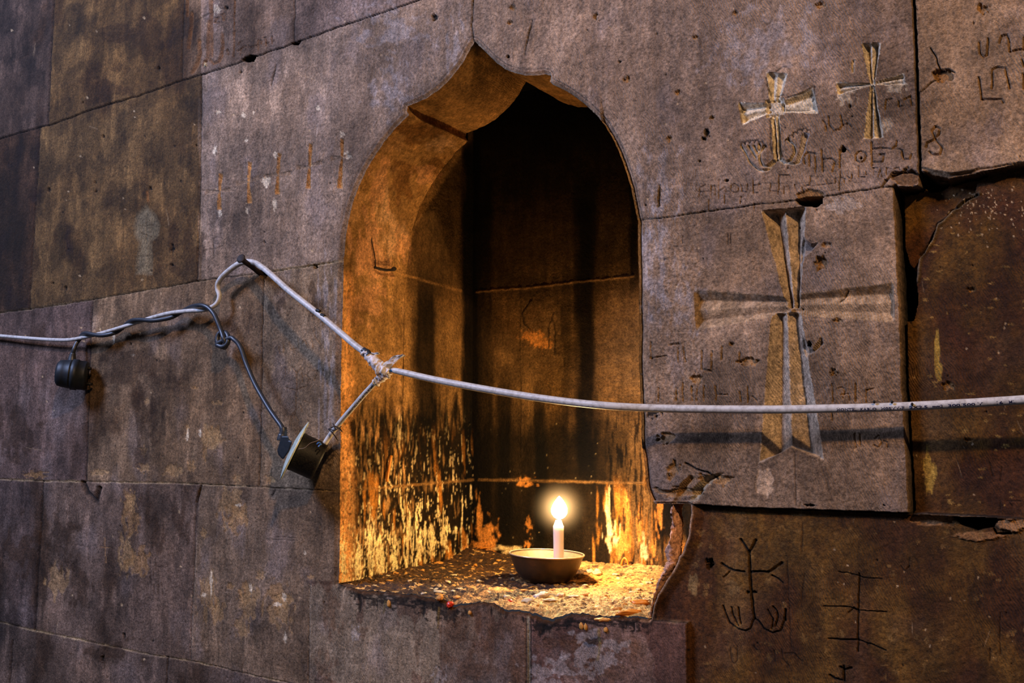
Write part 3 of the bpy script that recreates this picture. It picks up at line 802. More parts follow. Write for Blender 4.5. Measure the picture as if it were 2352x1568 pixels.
# pale repaired figure on the left stone
GC = S(116,106,92,K)
W.poly([(336,466),(345,478),(360,492),(368,515),(366,540),(350,556),(352,600),(350,632),(310,632),(312,600),(318,556),(306,540),(305,515),(312,490),(326,478)], 0.8, 6, GC, 0.62, soft=14)
for P_ in ([(336,490),(336,560)],[(322,520),(350,516)],[(325,535),(348,545)],[(314,590),(348,586)]): W.groove(P_, 1.6, 1.5, S(70,56,42), 0.55)
W.groove([(338,440),(340,462)], 3, 1.5, S(120,76,40,K), 0.7)
# flaked patches showing lighter stone, left stones
FL = S(150,118,86,K); FL2 = S(136,102,68,K)
for i, a in enumerate(((300,1180,20,48),(300,1150,14,22),(290,1275,22,46),(318,1290,26,34),(130,1335,24,44),(530,1160,28,42),(545,1190,26,38),(478,1365,20,56),(500,1400,16,34),
          (565,1368,16,28),(575,1385,26,40),(556,1440,18,30),(640,1370,26,36),(645,1400,30,40),(468,1225,8,12),(490,1008,22,28),(400,1080,22,16),(330,1075,14,12),(440,1070,10,14),(545,1100,10,14),
          (330,1035,8,14),(470,1040,6,20),(430,985,4,14),(338,920,5,8),(530,1345,8,8),(600,1320,10,12),(620,1100,12,10),(80,1090,28,8),(230,1085,20,8),(715,1325,8,6),(445,890,8,4),(500,925,14,6))):
    W.blob(*a, FL if i % 3 else FL2, 0.6, 0.9, seed=i+30, rough=0.8, freq=1.3)
for i, a in enumerate(((485,1340,3,30),(468,1366,7,5),(575,1350,4,10),(636,1388,9,6),(652,1370,5,12),(655,1465,4,14),(700,1270,3,6),(545,1160,10,3),(262,775,3,16),(430,1000,3,14),(460,995,3,10),(306,815,4,3),(300,770,3,3))):
    W.blob(*a, CH, 0.75, 0.3, seed=i+70, rough=0.6)
for i, a in enumerate(((300,860,90,70),(340,960,40,90),(140,1230,40,60),(180,1340,30,50),(60,1260,40,60),(360,1230,20,50),(415,1190,24,60),(250,1500,60,30),(40,1000,40,70),(300,90,90,50),(240,200,80,40),(60,560,46,110),(420,560,40,60),(640,700,26,26),(730,690,26,40))):
    W.blob(*a, S(48,30,16,K), 0.62, 0, seed=i+90, rough=1.2, soft=0.5)
W.blob(30,520,70,190, S(22,14,8,K), 0.8, 0, seed=88, rough=0.9, soft=0.8)  # light falloff at the far left painted as a dark patch
W.blob(-10,1420,60,130, S(22,16,14,K), 0.7, 0, seed=87, rough=0.9, soft=0.9)  # bottom left corner painted darker for light falloff
W.blob(486,1003,23,28, FL, 0.75, 0.5, seed=86, rough=0.5)
# chips, bruise marks
for i, a in enumerate(((1177,18,8,6),(1172,52,6,6),(1368,38,5,9),(1440,183,9,8),(1557,212,7,6),(1537,318,6,9),(1598,86,7,5),(1886,12,14,7),(2258,20,14,11),(1690,30,6,6),(1635,270,6,5),
          (1530,1005,20,14),(1600,870,16,12),(1720,830,26,10),(1680,790,6,5),(1545,1080,14,22),(1645,1100,40,14),(1555,1130,60,12),(1915,855,8,8),(2225,660,10,6),(1925,735,12,5),(2170,883,16,10),(2218,1010,10,5),(1130,1380,8,6))):
    W.blob(*a, S(150,112,74,K), 0.65, 3.5, seed=i+120, rough=0.7)
W.blob(1757,1108,26,34, S(178,150,134,K), 0.9, 0.6, seed=151, rough=0.35)
W.blob(2146,800,7,50, S(150,120,56,K), 0.85, 0.3, seed=152, rough=0.3); W.blob(2150,850,10,26, S(150,120,56,K), 0.8, 0.3, seed=158, rough=0.3)
W.blob(2128,1085,16,50, S(160,128,60,K), 0.75, 0, seed=153, rough=0.6); W.blob(1586,1345,13,26, S(116,92,62,K), 0.7, 0, seed=154, rough=0.4); W.blob(1680,1352,14,22, S(108,84,56,K), 0.6, 0, seed=155)
W.blob(2250,1360,30,50, S(48,30,16,K), 0.6, 0, seed=156, rough=0.8)
W.groove([(1575,1063),(1600,1078),(1625,1085),(1645,1100)], 3, 5, S(34,24,18), 0.7)
W.poly([(1540,1157),(1560,1110),(1585,1090),(1600,1095),(1570,1130),(1556,1157)], 10, 14, S(124,88,48,K), 0.6)
W.poly([(1578,1157),(1590,1120),(1620,1092),(1660,1085),(1630,1110),(1600,1150)], 9, 12, S(150,140,130,K), 0.55)
W.groove([(1825,1040),(1828,1160)], 1.5, 1.5, S(44,28,20), 0.7); W.groove([(1880,1050),(1912,1150)], 1.2, 1, S(70,48,34), 0.5)
W.groove([(1568,540),(1566,560)], 1.3, 1.5, DK, 0.8); W.groove([(1672,537),(1671,560)], 1.4, 2, S(60,42,20), 0.8); W.groove([(1678,538),(1677,558)], 1.4, 2, S(60,42,20), 0.8)
W.groove([(1515,425),(1512,470),(1510,475)], 3, 4, DK, 0.7, taper=True)
for i, a in enumerate(((1623,305,7,10),(1616,318,6,5),(1607,370,3,3),(998,40,7,9),(1168,130,4,4),(1424,142,4,3),(236,313,3.5,5),(112,436,3.5,6),(218,418,3,3),(220,440,3,4),(346,433,3.5,6),(451,334,3,2.5),(364,156,3,6),(191,236,2.5,3),
          (150,660,3,6),(300,790,3,3),(284,1460,3,9),(236,1512,3,10),(395,570,5,12),(395,608,4,4),(608,555,2.5,3),(553,165,3,4),(1499,945,20,14),(2030,1160,3,2),(1860,1160,14,3),(120,650,3,3),(1480,470,3,3))):
    W.blob(*a, S(8,6,5), 0.93, 4, seed=i+160, rough=0.6)
# random tiny pits and pale pocks
rr = np.random.default_rng(3)
for i in range(330):
    x_, y_ = rr.uniform(-20, 2370), rr.uniform(-20, 1580)
    r_ = rr.uniform(1.1, 2.6)
    if rr.random() < 0.45: W.blob(x_, y_, r_, r_*rr.uniform(0.8, 1.8), S(14,9,7), 0.85, 1.5, seed=i % 40, rough=0.4)
    else: W.blob(x_, y_, r_*1.2, r_*rr.uniform(0.9, 1.8), S(186,158,132,K), 0.6, 0.6, seed=i % 40, rough=0.5)
for i in range(120):
    x_ = 2270+rr.normal()*60; y_ = 470+rr.normal()*30
    if x_ < 2140 or y_ < 420: continue
    W.blob(x_, y_, rr.uniform(0.8, 2.6), rr.uniform(0.8, 3.2), S(196,168,140,K), 0.6, -0.3, seed=i % 40, rough=0.8)
for i in range(60):
    W.blob(rr.uniform(2110, 2352), rr.uniform(520, 1180), rr.uniform(2, 9), rr.uniform(1.5, 4), S(146,112,62,K), 0.6, -0.3, seed=i % 40, rough=1.0)
for i in range(90):
    W.blob(rr.uniform(1590, 2352), rr.uniform(1200, 1568), rr.uniform(2, 9), rr.uniform(2, 9), S(132,100,60,K), 0.4, 0, seed=i % 40, rough=1.0)
# long faint scratches
for i in range(120):
    x_, y_ = rr.uniform(0, 2350), rr.uniform(0, 1568); a_ = rr.choice([1.4, 1.75, 0.15, -0.25])+rr.normal()*0.2; l_ = rr.uniform(10, 46)
    W.groove([(x_, y_), (x_+l_*math.cos(a_)*0.5, y_+l_*math.sin(a_)*0.5+rr.uniform(-2, 2)), (x_+l_*math.cos(a_), y_+l_*math.sin(a_))], 1.1, 0.8, S(60,42,30,K) if i % 2 else S(160,134,112,K), 0.4)

# stains and wax runs below the sill
sx = W.win(780, 1340, 1500, 1470)
Xs, Ys = W.X[sx], W.Y[sx]
fr_y = np.interp(Xs, [p[0] for p in BOT[::-1]], [p[1] for p in BOT[::-1]])
hang = 8 + 60*np.clip(fbm(Xs/30, Ys/200, 5, 12)+0.15, 0, 2)
mk = sstep(0, 14, hang-(Ys-fr_y)+16*fbm(Xs/9, Ys/24, 4, 14))*sstep(-0.5, 0.1, fbm(Xs/14, Ys/20, 4, 13))
W.C[sx] = W.C[sx]*(1-0.88*mk[..., None]) + np.array(S(26,17,10))*0.88*mk[..., None]
for P_, h_ in (([(822,1356),(828,1385),(825,1404)],6),([(866,1372),(865,1402)],2),([(975,1378),(972,1415)],6),([(993,1378),(993,1402)],2),([(1028,1392),(1030,1402)],9),([(1128,1392),(1128,1416)],2.5),([(1258,1425),(1248,1450),(1242,1456)],8),([(1200,1418),(1203,1428)],7),([(1458,1428),(1457,1446),(1452,1452)],3),([(1440,1425),(1440,1440)],3)):
    W.groove(P_, h_, 1.2, S(9,7,5), 0.9, taper=True)
for i, a in enumerate(((985,1385,36,18),(1030,1405,34,26),(900,1378,60,16),(1275,1432,50,16),(1245,1440,18,24),(1380,1428,60,10),(1455,1432,20,16),(820,1362,16,14))):
    W.blob(*a, S(16,11,8,K), 0.85, 0, seed=i+270, rough=1.3, soft=0.4, freq=1.6)
for i, a in enumerate(((1110,1480,40,56),(1080,1530,60,40),(960,1480,10,60),(1330,1500,60,50),(1290,1475,90,14),(760,1400,22,60),(745,1530,24,40),(830,1455,14,24),(1180,1530,20,50),(1420,1530,50,50),(1040,1440,30,40))):
    W.blob(*a, S(84,56,40,K), 0.5, 0, seed=i+200, rough=1.0, soft=0.5)
for i, a in enumerate(((1360,1500,60,40),(1260,1540,50,30),(815,1455,10,12),(1010,1560,14,20))):
    W.blob(*a, S(170,160,170,K), 0.35, 0, seed=i+220, rough=1.4)
W.groove([(1376,1445),(1378,1475),(1373,1515)], 4, -0.6, S(120,100,60,K), 0.6); W.groove([(1008,1395),(1006,1440)], 2.5, -0.6, S(120,90,40,K), 0.6); W.groove([(885,1380),(880,1405)], 3, -0.6, S(110,96,60,K), 0.6)

# whitish bloom on the arch stones, with the cool light's sheen painted in
for i, a in enumerate(((905,215,50,60),(1045,120,26,70),(1505,430,50,90),(1490,600,46,110),(1560,700,50,60),(900,60,80,50),(755,960,18,110),(752,740,20,120),(1780,100,90,70),(1700,140,60,60))):
    W.blob(*a, S(158,152,168,K), 0.33, 0, seed=i+240, rough=1.5, soft=0.9, freq=1.6)
# roughened skin left of the large cross
wr = W.win(1480, 420, 1600, 980); W.H[wr] += 1.3*fbm(WX[wr]*260, WZ[wr]*260, 3, 77)
wr = W.win(1840, 740, 2070, 960); W.H[wr] += 0.9*fbm(WX[wr]*260, WZ[wr]*260, 3, 78)

# arris of the opening: chamfer, bead line, worn edge
wr = W.win(760, 80, 1600, 1440, 60)
_, D, _ = W.dist_in(OUTF[::3], wr, False)
X_, Y_ = W.X[wr], W.Y[wr]
arch = ((Y_ < 1160) | (X_ < 790)).astype(np.float32)
Hh = W.H[wr]
Hh = Hh*np.clip(D/26, 0, 1) - 6.0*np.clip(1-D/9, 0, 1)*arch - 6.0*np.clip(1-D/5, 0, 1)*(1-arch)
Hh -= 1.6*np.clip(1-np.abs(D-11)/2.4, 0, 1)*((Y_ < 505))
Hh -= 7.0*np.clip(1-D/60, 0, 1)**2*((X_ > 1380) & (Y_ < 1150))
W.H[wr] = Hh
cA = (np.clip(1-D/8, 0, 1)*(Y_ < 600)*0.6)
W.blend(wr, cA, S(136,112,92,K))
W.blend(wr, np.clip(1-np.abs(D-11)/2.0, 0, 1)*(Y_ < 505)*0.6, S(52,36,26))
# broken strip of jamb arris with light from inside painted on
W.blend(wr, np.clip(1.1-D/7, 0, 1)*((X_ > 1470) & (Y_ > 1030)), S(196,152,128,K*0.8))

W.blend(wr, np.clip(1.2-D/7, 0, 1)*((X_ > 790) & (X_ < 1490) & (Y_ > 1340))*0.85, S(70,42,16,K))
W.C = (W.C*np.array([0.80, 0.80, 0.655], np.float32)).astype(np.float32)
# snap the grid to the outline
wr = W.win(760, 80, 1600, 1440, 12)
ins = inpoly(W.X[wr], W.Y[wr], OUTF)
Pn = np.stack([W.X[wr], W.Y[wr]], -1).astype(float)
best = np.full(ins.shape, 1e9); near = Pn.copy()
n_ = len(OUTF)
for i in range(n_):
    a, b = OUTF[i], OUTF[(i+1) % n_]
    x0, x1 = min(a[0], b[0])-3, max(a[0], b[0])+3; y0, y1 = min(a[1], b[1])-3, max(a[1], b[1])+3
    i0, i1 = np.searchsorted(W.xs[wr[1]], [x0, x1]); j0, j1 = np.searchsorted(W.ys[wr[0]], [y0, y1])
    if i1 <= i0 or j1 <= j0: continue
    sub = Pn[j0:j1, i0:i1]; ab = b-a
    t = np.clip(((sub-a) @ ab)/max(ab @ ab, 1e-9), 0, 1)
    q_ = a + t[..., None]*ab
    d = np.hypot(*np.moveaxis(sub-q_, -1, 0))
    m = d < best[j0:j1, i0:i1]
    best[j0:j1, i0:i1][m] = d[m]; near[j0:j1, i0:i1][m] = q_[m]
snap = best < STEP*0.62
XX, YY = W.X.copy(), W.Y.copy()
XX[wr][snap] = near[..., 0][snap]; YY[wr][snap] = near[..., 1][snap]
XX[wr] = np.where(snap, near[..., 0], XX[wr]); YY[wr] = np.where(snap, near[..., 1], YY[wr])
kill = np.zeros(W.X.shape, bool); kill[wr] = ins & ~snap
W.H[wr] = np.where(snap, -5.0, W.H[wr])
WR = DV[None, None] + RV*((XX[..., None]-1176)/F) + UV*(-(YY[..., None]-784)/F)
t_ = -CP[1]/WR[..., 1]
VW = CP + WR*t_[..., None]
VW[..., 1] = -W.H/1000.0
nj, ni = W.X.shape
Qd = grid_quads(nj, ni)
kq = kill.ravel()[Qd].any(1)
Qd = Qd[~kq]
Lq = np.max(W.L.ravel()[Qd], axis=1)
VW = VW.reshape(-1, 3); CW = W.C.reshape(-1, 3)

def sub_mesh(name, mask, parent):
    q = Qd[mask]
    u, inv = np.unique(q.ravel(), return_inverse=True)
    return mesh_np(name, VW[u], inv.reshape(-1, 4), M_STONE, CW[u], True, parent)

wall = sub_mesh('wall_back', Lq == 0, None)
tag(wall, 'old grey-brown wall of large dressed stone blocks with graffiti carvings', 'wall', kind='structure')
for lab, nm, lb in ((1,'carved_cross','large cross cut deep into the block right of the niche'),(2,'carved_cross','cross with square centre and leafy foot, outlined in black'),
                (3,'carved_cross','slender pale cross nearest the upper right joint'),(4,'carved_inscription',None),(5,'carved_inscription',None),(6,'carved_inscription',None),(7,'carved_inscription',None),
                (8,'carved_cross','blackened branching cross on the brown lower stone'),(9,'carved_sign','thin barred sign scratched in brown stone'),(10,'carved_cross','small blackened cross at the bottom edge'),
                (11,'carved_cross','leftmost of the five small crosses in a row'),(12,'carved_cross','second of the five small crosses in a row'),(13,'carved_cross','middle of the five small crosses in a row'),
                (14,'carved_cross','fourth of the five small crosses in a row'),(15,'carved_cross','small cross closest to the arch, patched with white'),(17,'carved_inscription',None),(18,'carved_inscription',None)):
    if (Lq == lab).any():
        o = sub_mesh(nm, Lq == lab, wall)
        if lb: o['label'] = lb

# ------------------------------------------------------------------ niche interior
D_RING = None
xl = float(on_wall(780, 900)[0])          # left jamb
xr = float(on_wall(1464, 700)[0])
xgap = float(on_wall(1584, 1180)[0])
# ring depth: the cusp at (936,262) reappears at about px 1075 on its back edge
P0 = on_wall(936, 262)
ds = np.linspace(0.01, 0.5, 500)
pxs = np.array([project(P0+np.array([0, d, 0]))[0] for d in ds])
D_RING = float(ds[np.argmin(abs(pxs-1075))])
P1 = on_wall(775, 1300)
pxs = np.array([project(P1+np.array([0, d, 0]))[0] for d in ds])
D_BACK = float(ds[np.argmin(abs(pxs-1086))])
zL = float(on_wall(773, 1340)[2]); zR = float(on_wall(1493, 1424)[2])
Z0 = 0.5*(zL+zR)
ZTOP = float(on_wall(1086, 92)[2])+0.04
print('NICHE', 'xl', xl, 'xr', xr, 'ring', D_RING, 'back', D_BACK, 'zL', zL, 'zR', zR, 'ztop', ZTOP)

# colour / relief field of the inside, measured where it shows
N_ = Field(np.arange(740, 1680, 2.0), np.arange(60, 1480, 2.0), S(140,104,60,K*0.80))
NX, NY = N_.X, N_.Y
SOOT_SHADE = S(5,3.5,2.2)
def soot(mask): N_.C[:] = N_.C*(1-np.clip(mask, 0, 1)[..., None]) + SOOT_SHADE*np.clip(mask, 0, 1)[..., None]  # blends to near-black: real soot, and painted shade in the jamb gap
vs = fbm(NX/16, NY/150, 5, 33); vs2 = fbm(NX/7, NY/60, 5, 44); iso = fbm(NX/60, NY/60, 5, 55); fi = fbm(NX/5, NY/8, 4, 66)
N_.C *= (1+0.35*iso+0.22*vs)[..., None]
N_.C[:] = np.where((sstep(0.02, 0.3, iso)*(NX < 930))[..., None] > 0.5, N_.C*0.8+np.array(S(176,134,96,K))*0.2, N_.C)
# pale wash streak on the arch ring, brown blotches
for i, a in enumerate(((880,470,20,80),(905,540,30,60),(860,560,20,40),(1010,330,40,20))): N_.blob(*a, S(176,140,104,K), 0.5, 0, seed=i+5, rough=0.9, soft=0.6)
for i, a in enumerate(((930,420,32,44),(800,700,12,90),(960,300,50,30),(1000,380,30,20))): N_.blob(*a, S(84,50,18,K), 0.55, 0, seed=i+15, rough=1.0, soft=0.3)
for i, a in enumerate(((852,590,46,60),(835,560,30,70),(870,420,22,70),(925,560,16,50),(980,400,30,20),(800,720,16,60),(850,700,40,40))): N_.blob(*a, S(178,128,88,K*0.9), 0.55, 0, seed=i+60, rough=1.1, soft=0.35)
CR = N_.C.copy()
# back wall and inner left wall are smoked
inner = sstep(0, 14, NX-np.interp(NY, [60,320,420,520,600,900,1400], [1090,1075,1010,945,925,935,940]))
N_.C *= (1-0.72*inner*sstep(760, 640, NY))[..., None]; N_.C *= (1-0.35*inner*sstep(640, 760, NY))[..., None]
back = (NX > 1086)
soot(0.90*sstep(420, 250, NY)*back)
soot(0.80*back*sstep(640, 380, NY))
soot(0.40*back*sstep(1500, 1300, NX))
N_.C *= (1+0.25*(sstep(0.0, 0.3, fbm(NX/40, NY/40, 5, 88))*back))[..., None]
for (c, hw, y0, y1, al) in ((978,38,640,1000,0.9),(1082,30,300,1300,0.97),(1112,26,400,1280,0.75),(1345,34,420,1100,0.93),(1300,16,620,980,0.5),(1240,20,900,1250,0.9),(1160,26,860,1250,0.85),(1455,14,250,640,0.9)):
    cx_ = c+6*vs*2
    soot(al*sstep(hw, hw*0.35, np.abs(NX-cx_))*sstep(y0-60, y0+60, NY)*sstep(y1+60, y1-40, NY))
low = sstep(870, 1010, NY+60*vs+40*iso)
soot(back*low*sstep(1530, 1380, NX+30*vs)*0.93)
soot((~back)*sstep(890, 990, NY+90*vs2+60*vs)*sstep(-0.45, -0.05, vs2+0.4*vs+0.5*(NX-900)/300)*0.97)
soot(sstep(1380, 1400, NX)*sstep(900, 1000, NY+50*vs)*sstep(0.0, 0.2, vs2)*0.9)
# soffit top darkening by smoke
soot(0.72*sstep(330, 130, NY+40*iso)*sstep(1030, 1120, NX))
# wax and lime streaks near the bottom left and right
WX1 = np.array(S(236,206,150,K*0.66)); OR1 = np.array(S(176,114,44,K*0.75))
m = (~back)*sstep(930, 1180, NY)*sstep(0.20, 0.34, vs2+0.38*fi+0.09*sstep(1080, 1300, NY)-0.10*sstep(0.0, 0.3, vs))
N_.C[:] = N_.C*(1-0.9*m[..., None]) + WX1*0.9*m[..., None]
m = (~back)*sstep(960, 1150, NY)*sstep(0.15, 0.35, vs)*0.7
N_.C[:] = N_.C*(1-m[..., None]) + OR1*m[..., None]
m = (NX > 1360)*sstep(1080, 1150, NY)*sstep(0.02, 0.3, vs+0.3*vs2)*0.85
N_.C[:] = N_.C*(1-m[..., None]) + OR1*0.8*m[..., None]
m = back*sstep(0.56, 0.68, fi+0.4*vs)*sstep(860, 1100, NY)*0.6
N_.C[:] = N_.C*(1-m[..., None]) + WX1*0.7*m[..., None]
soot(sstep(1498, 1510, NX)*sstep(1262, 1225, NY+20*vs)*sstep(1150, 1156, NY)*0.95)  # shade inside the broken jamb gap painted black
soot(sstep(1560, 1530, NX)*(NX > 1498)*(NY > 1150)*0.6)  # more painted shade behind the broken jamb
# edge band of the left jamb stays clean and orange
m = sstep(822, 790, NX+14*iso)*sstep(600, 640, NY)*sstep(-0.2, 0.25, 0.25+fi*1.2+vs2*0.8)*0.8
N_.C[:] = N_.C*(1-m[..., None]) + np.array(S(196,136,78,K))*m[..., None]
for i, a in enumerate(((1226,775,28,18),(1245,790,20,16),(1205,1105,22,12),(1215,1205,8,16),(1212,1250,9,10),(1170,1262,50,9),(1120,1240,26,40),(1100,1190,10,50),(1105,1255,30,24),(1405,1230,14,40),(1396,1170,6,50),(1430,1250,16,40),(1500,1262,8,30),(1478,1255,9,34),(1468,1210,6,40),(918,1000,4,40),(990,1270,10,8),(1440,1180,8,60),(1515,1180,10,40))):
    N_.blob(*a, WX1 if i in (5,9,10,13,15,16) else S(196,128,58,K*0.9), 0.7, 0, seed=i+25, rough=1.1, soft=0.5)
for P_, col_ in (([(1222,690),(1200,720),(1205,745),(1225,765)],DK),([(1272,718),(1268,735),(1262,750),(1262,800)],DK),([(1270,735),(1276,760),(1276,815)],DK)): N_.groove(P_, 2, 2.5, col_, 0.85)
N_.groove([(1197,660),(1196,760),(1198,1050)], 1.6, 2, DK, 0.6)
JM = S(196,146,86,K)
for P_ in ([(786,600),(860,614),(905,622),(960,640),(1060,668)],[(1094,670),(1150,665),(1200,662),(1300,650),(1400,640),(1456,634)],[(774,1127),(830,1124),(886,1119),(960,1112),(1086,1102)],[(1100,1102),(1142,1102),(1250,1104),(1416,1108),(1480,1110)]):
    N_.groove(P_, 3.0, 1.0, JM, 0.28); N_.groove(P_, 1.4, 2.5, S(50,30,12), 0.5)
N_.blob(810,985,8,24, SOOT_SHADE, 0.9, 2, seed=50, rough=0.3)
for i, a in enumerate(((868,1288,15,48),(938,1235,10,60),(905,1268,9,44),(962,1252,8,40),(822,1292,8,44),(850,1240,6,50),(990,1240,6,34),(1022,1225,7,40),(788,1290,7,40))):
    N_.blob(*a, WX1, 0.85, 0, seed=i+75, rough=1.6, soft=0.3, freq=1.5)
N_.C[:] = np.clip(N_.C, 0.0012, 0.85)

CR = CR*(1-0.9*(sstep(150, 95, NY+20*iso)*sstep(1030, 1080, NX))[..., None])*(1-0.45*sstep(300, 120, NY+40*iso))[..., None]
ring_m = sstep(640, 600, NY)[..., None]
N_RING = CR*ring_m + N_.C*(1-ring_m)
def sample_N(V, ring=False):
    px, py = project(V)
    i = np.clip((px-740)/2.0, 0, NX.shape[1]-1.001); j = np.clip((py-60)/2.0, 0, NX.shape[0]-1.001)
    i0 = i.astype(int); j0 = j.astype(int); fx = (i-i0)[..., None]; fy = (j-j0)[..., None]
    C = N_RING if ring else N_.C
    c = (C[j0, i0]*(1-fx)+C[j0, i0+1]*fx)*(1-fy)+(C[j0+1, i0]*(1-fx)+C[j0+1, i0+1]*fx)*fy
    H = N_.H; fx = fx[..., 0]; fy = fy[..., 0]
    h = (H[j0, i0]*(1-fx)+H[j0, i0+1]*fx)*(1-fy)+(H[j0+1, i0]*(1-fx)+H[j0+1, i0+1]*fx)*fy
    return c, h

# reveal of the arch and jambs
path_px = refine(OUT_L+OUT_R+GAP, 2.4, 0.7, closed=False)
# use exactly the refined outline so the edge meets the wall face
nL = len(refine(OUT_L+OUT_R+GAP, 3.0, 0.7, closed=False))-1
path_px = OUTF[:nL+1]
PW_ = np.array([on_wall(a, b) for a, b in path_px])
tg = np.gradient(PW_, axis=0); tg /= np.linalg.norm(tg, axis=1)[:, None]
nrm = np.stack([tg[:, 2], np.zeros(len(tg)), -tg[:, 0]], 1)     # towards the inside of the opening
nd = 110
dd = 0.0045 + (D_RING-0.0045)*np.linspace(0, 1, nd)
V = PW_[None, :, :] + np.array([0, 1, 0])[None, None]*dd[:, None, None]
arc = np.concatenate([[0], np.cumsum(np.linalg.norm(np.diff(PW_, axis=0), axis=1))])
A_, Dd = np.meshgrid(arc, dd)
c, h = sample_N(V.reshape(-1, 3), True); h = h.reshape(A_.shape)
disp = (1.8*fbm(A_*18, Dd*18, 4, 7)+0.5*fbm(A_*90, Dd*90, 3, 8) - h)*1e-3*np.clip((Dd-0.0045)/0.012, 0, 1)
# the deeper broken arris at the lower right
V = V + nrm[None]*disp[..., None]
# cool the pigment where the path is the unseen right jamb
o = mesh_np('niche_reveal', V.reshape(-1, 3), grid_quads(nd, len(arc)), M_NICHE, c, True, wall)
o['label'] = 'orange-lit stone lining of the pointed arch'

# chamber behind the ring
XL2, XR2 = xl-0.0, xgap+0.05
def plane_grid(name, origin, u, v, nu, nv, nrm_, amp=2.0, fr=18, label=None, mat=M_NICHE):
    a = np.linspace(0, 1, nu); b = np.linspace(0, 1, nv)
    A, B = np.meshgrid(a, b)
    V = np.array(origin)+A[..., None]*np.array(u)+B[..., None]*np.array(v)
    lu, lv = np.linalg.norm(u), np.linalg.norm(v)
    cc, hh = sample_N(V.reshape(-1, 3)); hh = hh.reshape(A.shape)
    d = (amp*fbm(A*lu*fr, B*lv*fr, 5, 9)+0.4*fbm(A*lu*120, B*lv*120, 3, 10)-hh)*1e-3
    V = V+np.array(nrm_)*d[..., None]
    o = mesh_np(name, V.reshape(-1, 3), grid_quads(nv, nu), mat, cc, True, wall)
    if label: o['label'] = label
    return o
HH = ZTOP-Z0+0.06
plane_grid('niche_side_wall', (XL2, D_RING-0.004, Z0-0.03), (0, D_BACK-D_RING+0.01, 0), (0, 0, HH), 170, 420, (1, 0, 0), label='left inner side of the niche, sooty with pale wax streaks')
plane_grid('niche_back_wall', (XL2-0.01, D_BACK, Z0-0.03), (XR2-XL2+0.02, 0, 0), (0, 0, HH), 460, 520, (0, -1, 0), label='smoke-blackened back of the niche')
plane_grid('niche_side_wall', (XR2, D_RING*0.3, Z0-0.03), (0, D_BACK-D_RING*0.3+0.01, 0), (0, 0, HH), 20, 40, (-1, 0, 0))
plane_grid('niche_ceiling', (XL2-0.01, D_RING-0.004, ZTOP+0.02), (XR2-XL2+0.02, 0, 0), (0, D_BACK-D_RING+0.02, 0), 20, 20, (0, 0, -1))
# face of the ring towards the chamber
ringp = [(PW_[k][0], PW_[k][2]) for k in range(0, len(PW_), 2)]
Vr = []; Fr = []
zt = ZTOP+0.03
for (x_, z_) in ringp:
    Vr.append((x_, D_RING-0.001, z_)); Vr.append((min(max(x_, XL2), XR2), D_RING+0.002, zt if z_ > Z0+0.25 else z_))
for k in range(len(ringp)-1): Fr.append((2*k, 2*k+1, 2*k+3, 2*k+2))

# ring back face only above the springing
sel = [k for k in range(len(PW_)) if PW_[k][2] > Z0+0.30]
Vr, Fr = [], []
for n_i, k in enumerate(sel):
    x_, z_ = PW_[k][0], PW_[k][2]
    Vr.append((x_, D_RING-0.0005, z_-0.0)); Vr.append((x_, D_RING-0.0005, zt))
    if n_i: Fr.append((2*n_i-2, 2*n_i-1, 2*n_i+1, 2*n_i))
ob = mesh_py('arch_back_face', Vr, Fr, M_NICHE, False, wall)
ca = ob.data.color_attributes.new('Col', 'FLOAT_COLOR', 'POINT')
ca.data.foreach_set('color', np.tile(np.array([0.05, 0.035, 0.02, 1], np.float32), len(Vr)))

# ledge
FXN, FYN = 520, 300
bx = np.array([p[0] for p in BOT[::-1]]); by = np.array([p[1] for p in BOT[::-1]])
fpts = np.array([on_wall(a, b) for a, b in OUTF[nL:]] + [on_wall(*OUTF[0])])
fo = np.argsort(fpts[:, 0]); fX = fpts[fo, 0]; fZ = fpts[fo, 2]
def floor_z(x, y):
    x = np.asarray(x, float); y = np.asarray(y, float)
    zf = np.interp(x, fX, fZ)
    base = Z0 + 0.010*sstep(0.10, 0.0, x-xl)*sstep(0.02, 0.16, y) + 0.016*sstep(D_BACK-0.10, D_BACK, y) + 0.004*sstep(xr-0.12, xr, x)
    bump = 0.0030*fbm(x*24, y*24, 4, 81) + 0.0034*fbm(x*85, y*110, 4, 82) + 0.0012*np.abs(fbm(x*260, y*200, 3, 83))
    wgt = np.exp(-np.clip(y, 0, 1)/0.016)
    return (base+bump*(1+0.8*sstep(0.1, 0.3, D_BACK-y)))*(1-wgt)+zf*wgt
gx = np.linspace(xl-0.015, xgap+0.05, FXN); gy = 0.0040+np.linspace(0, 1, FYN)**1.25*(D_BACK+0.01-0.004)
GX, GY = np.meshgrid(gx, gy)
xbr = float(on_wall(1493, 1424)[0])
GY = np.where(GX > xbr-0.002, np.maximum(GY, 0.004+0.035*sstep(xbr-0.002, xbr+0.012, GX)), GY)
GZ = floor_z(GX, GY)
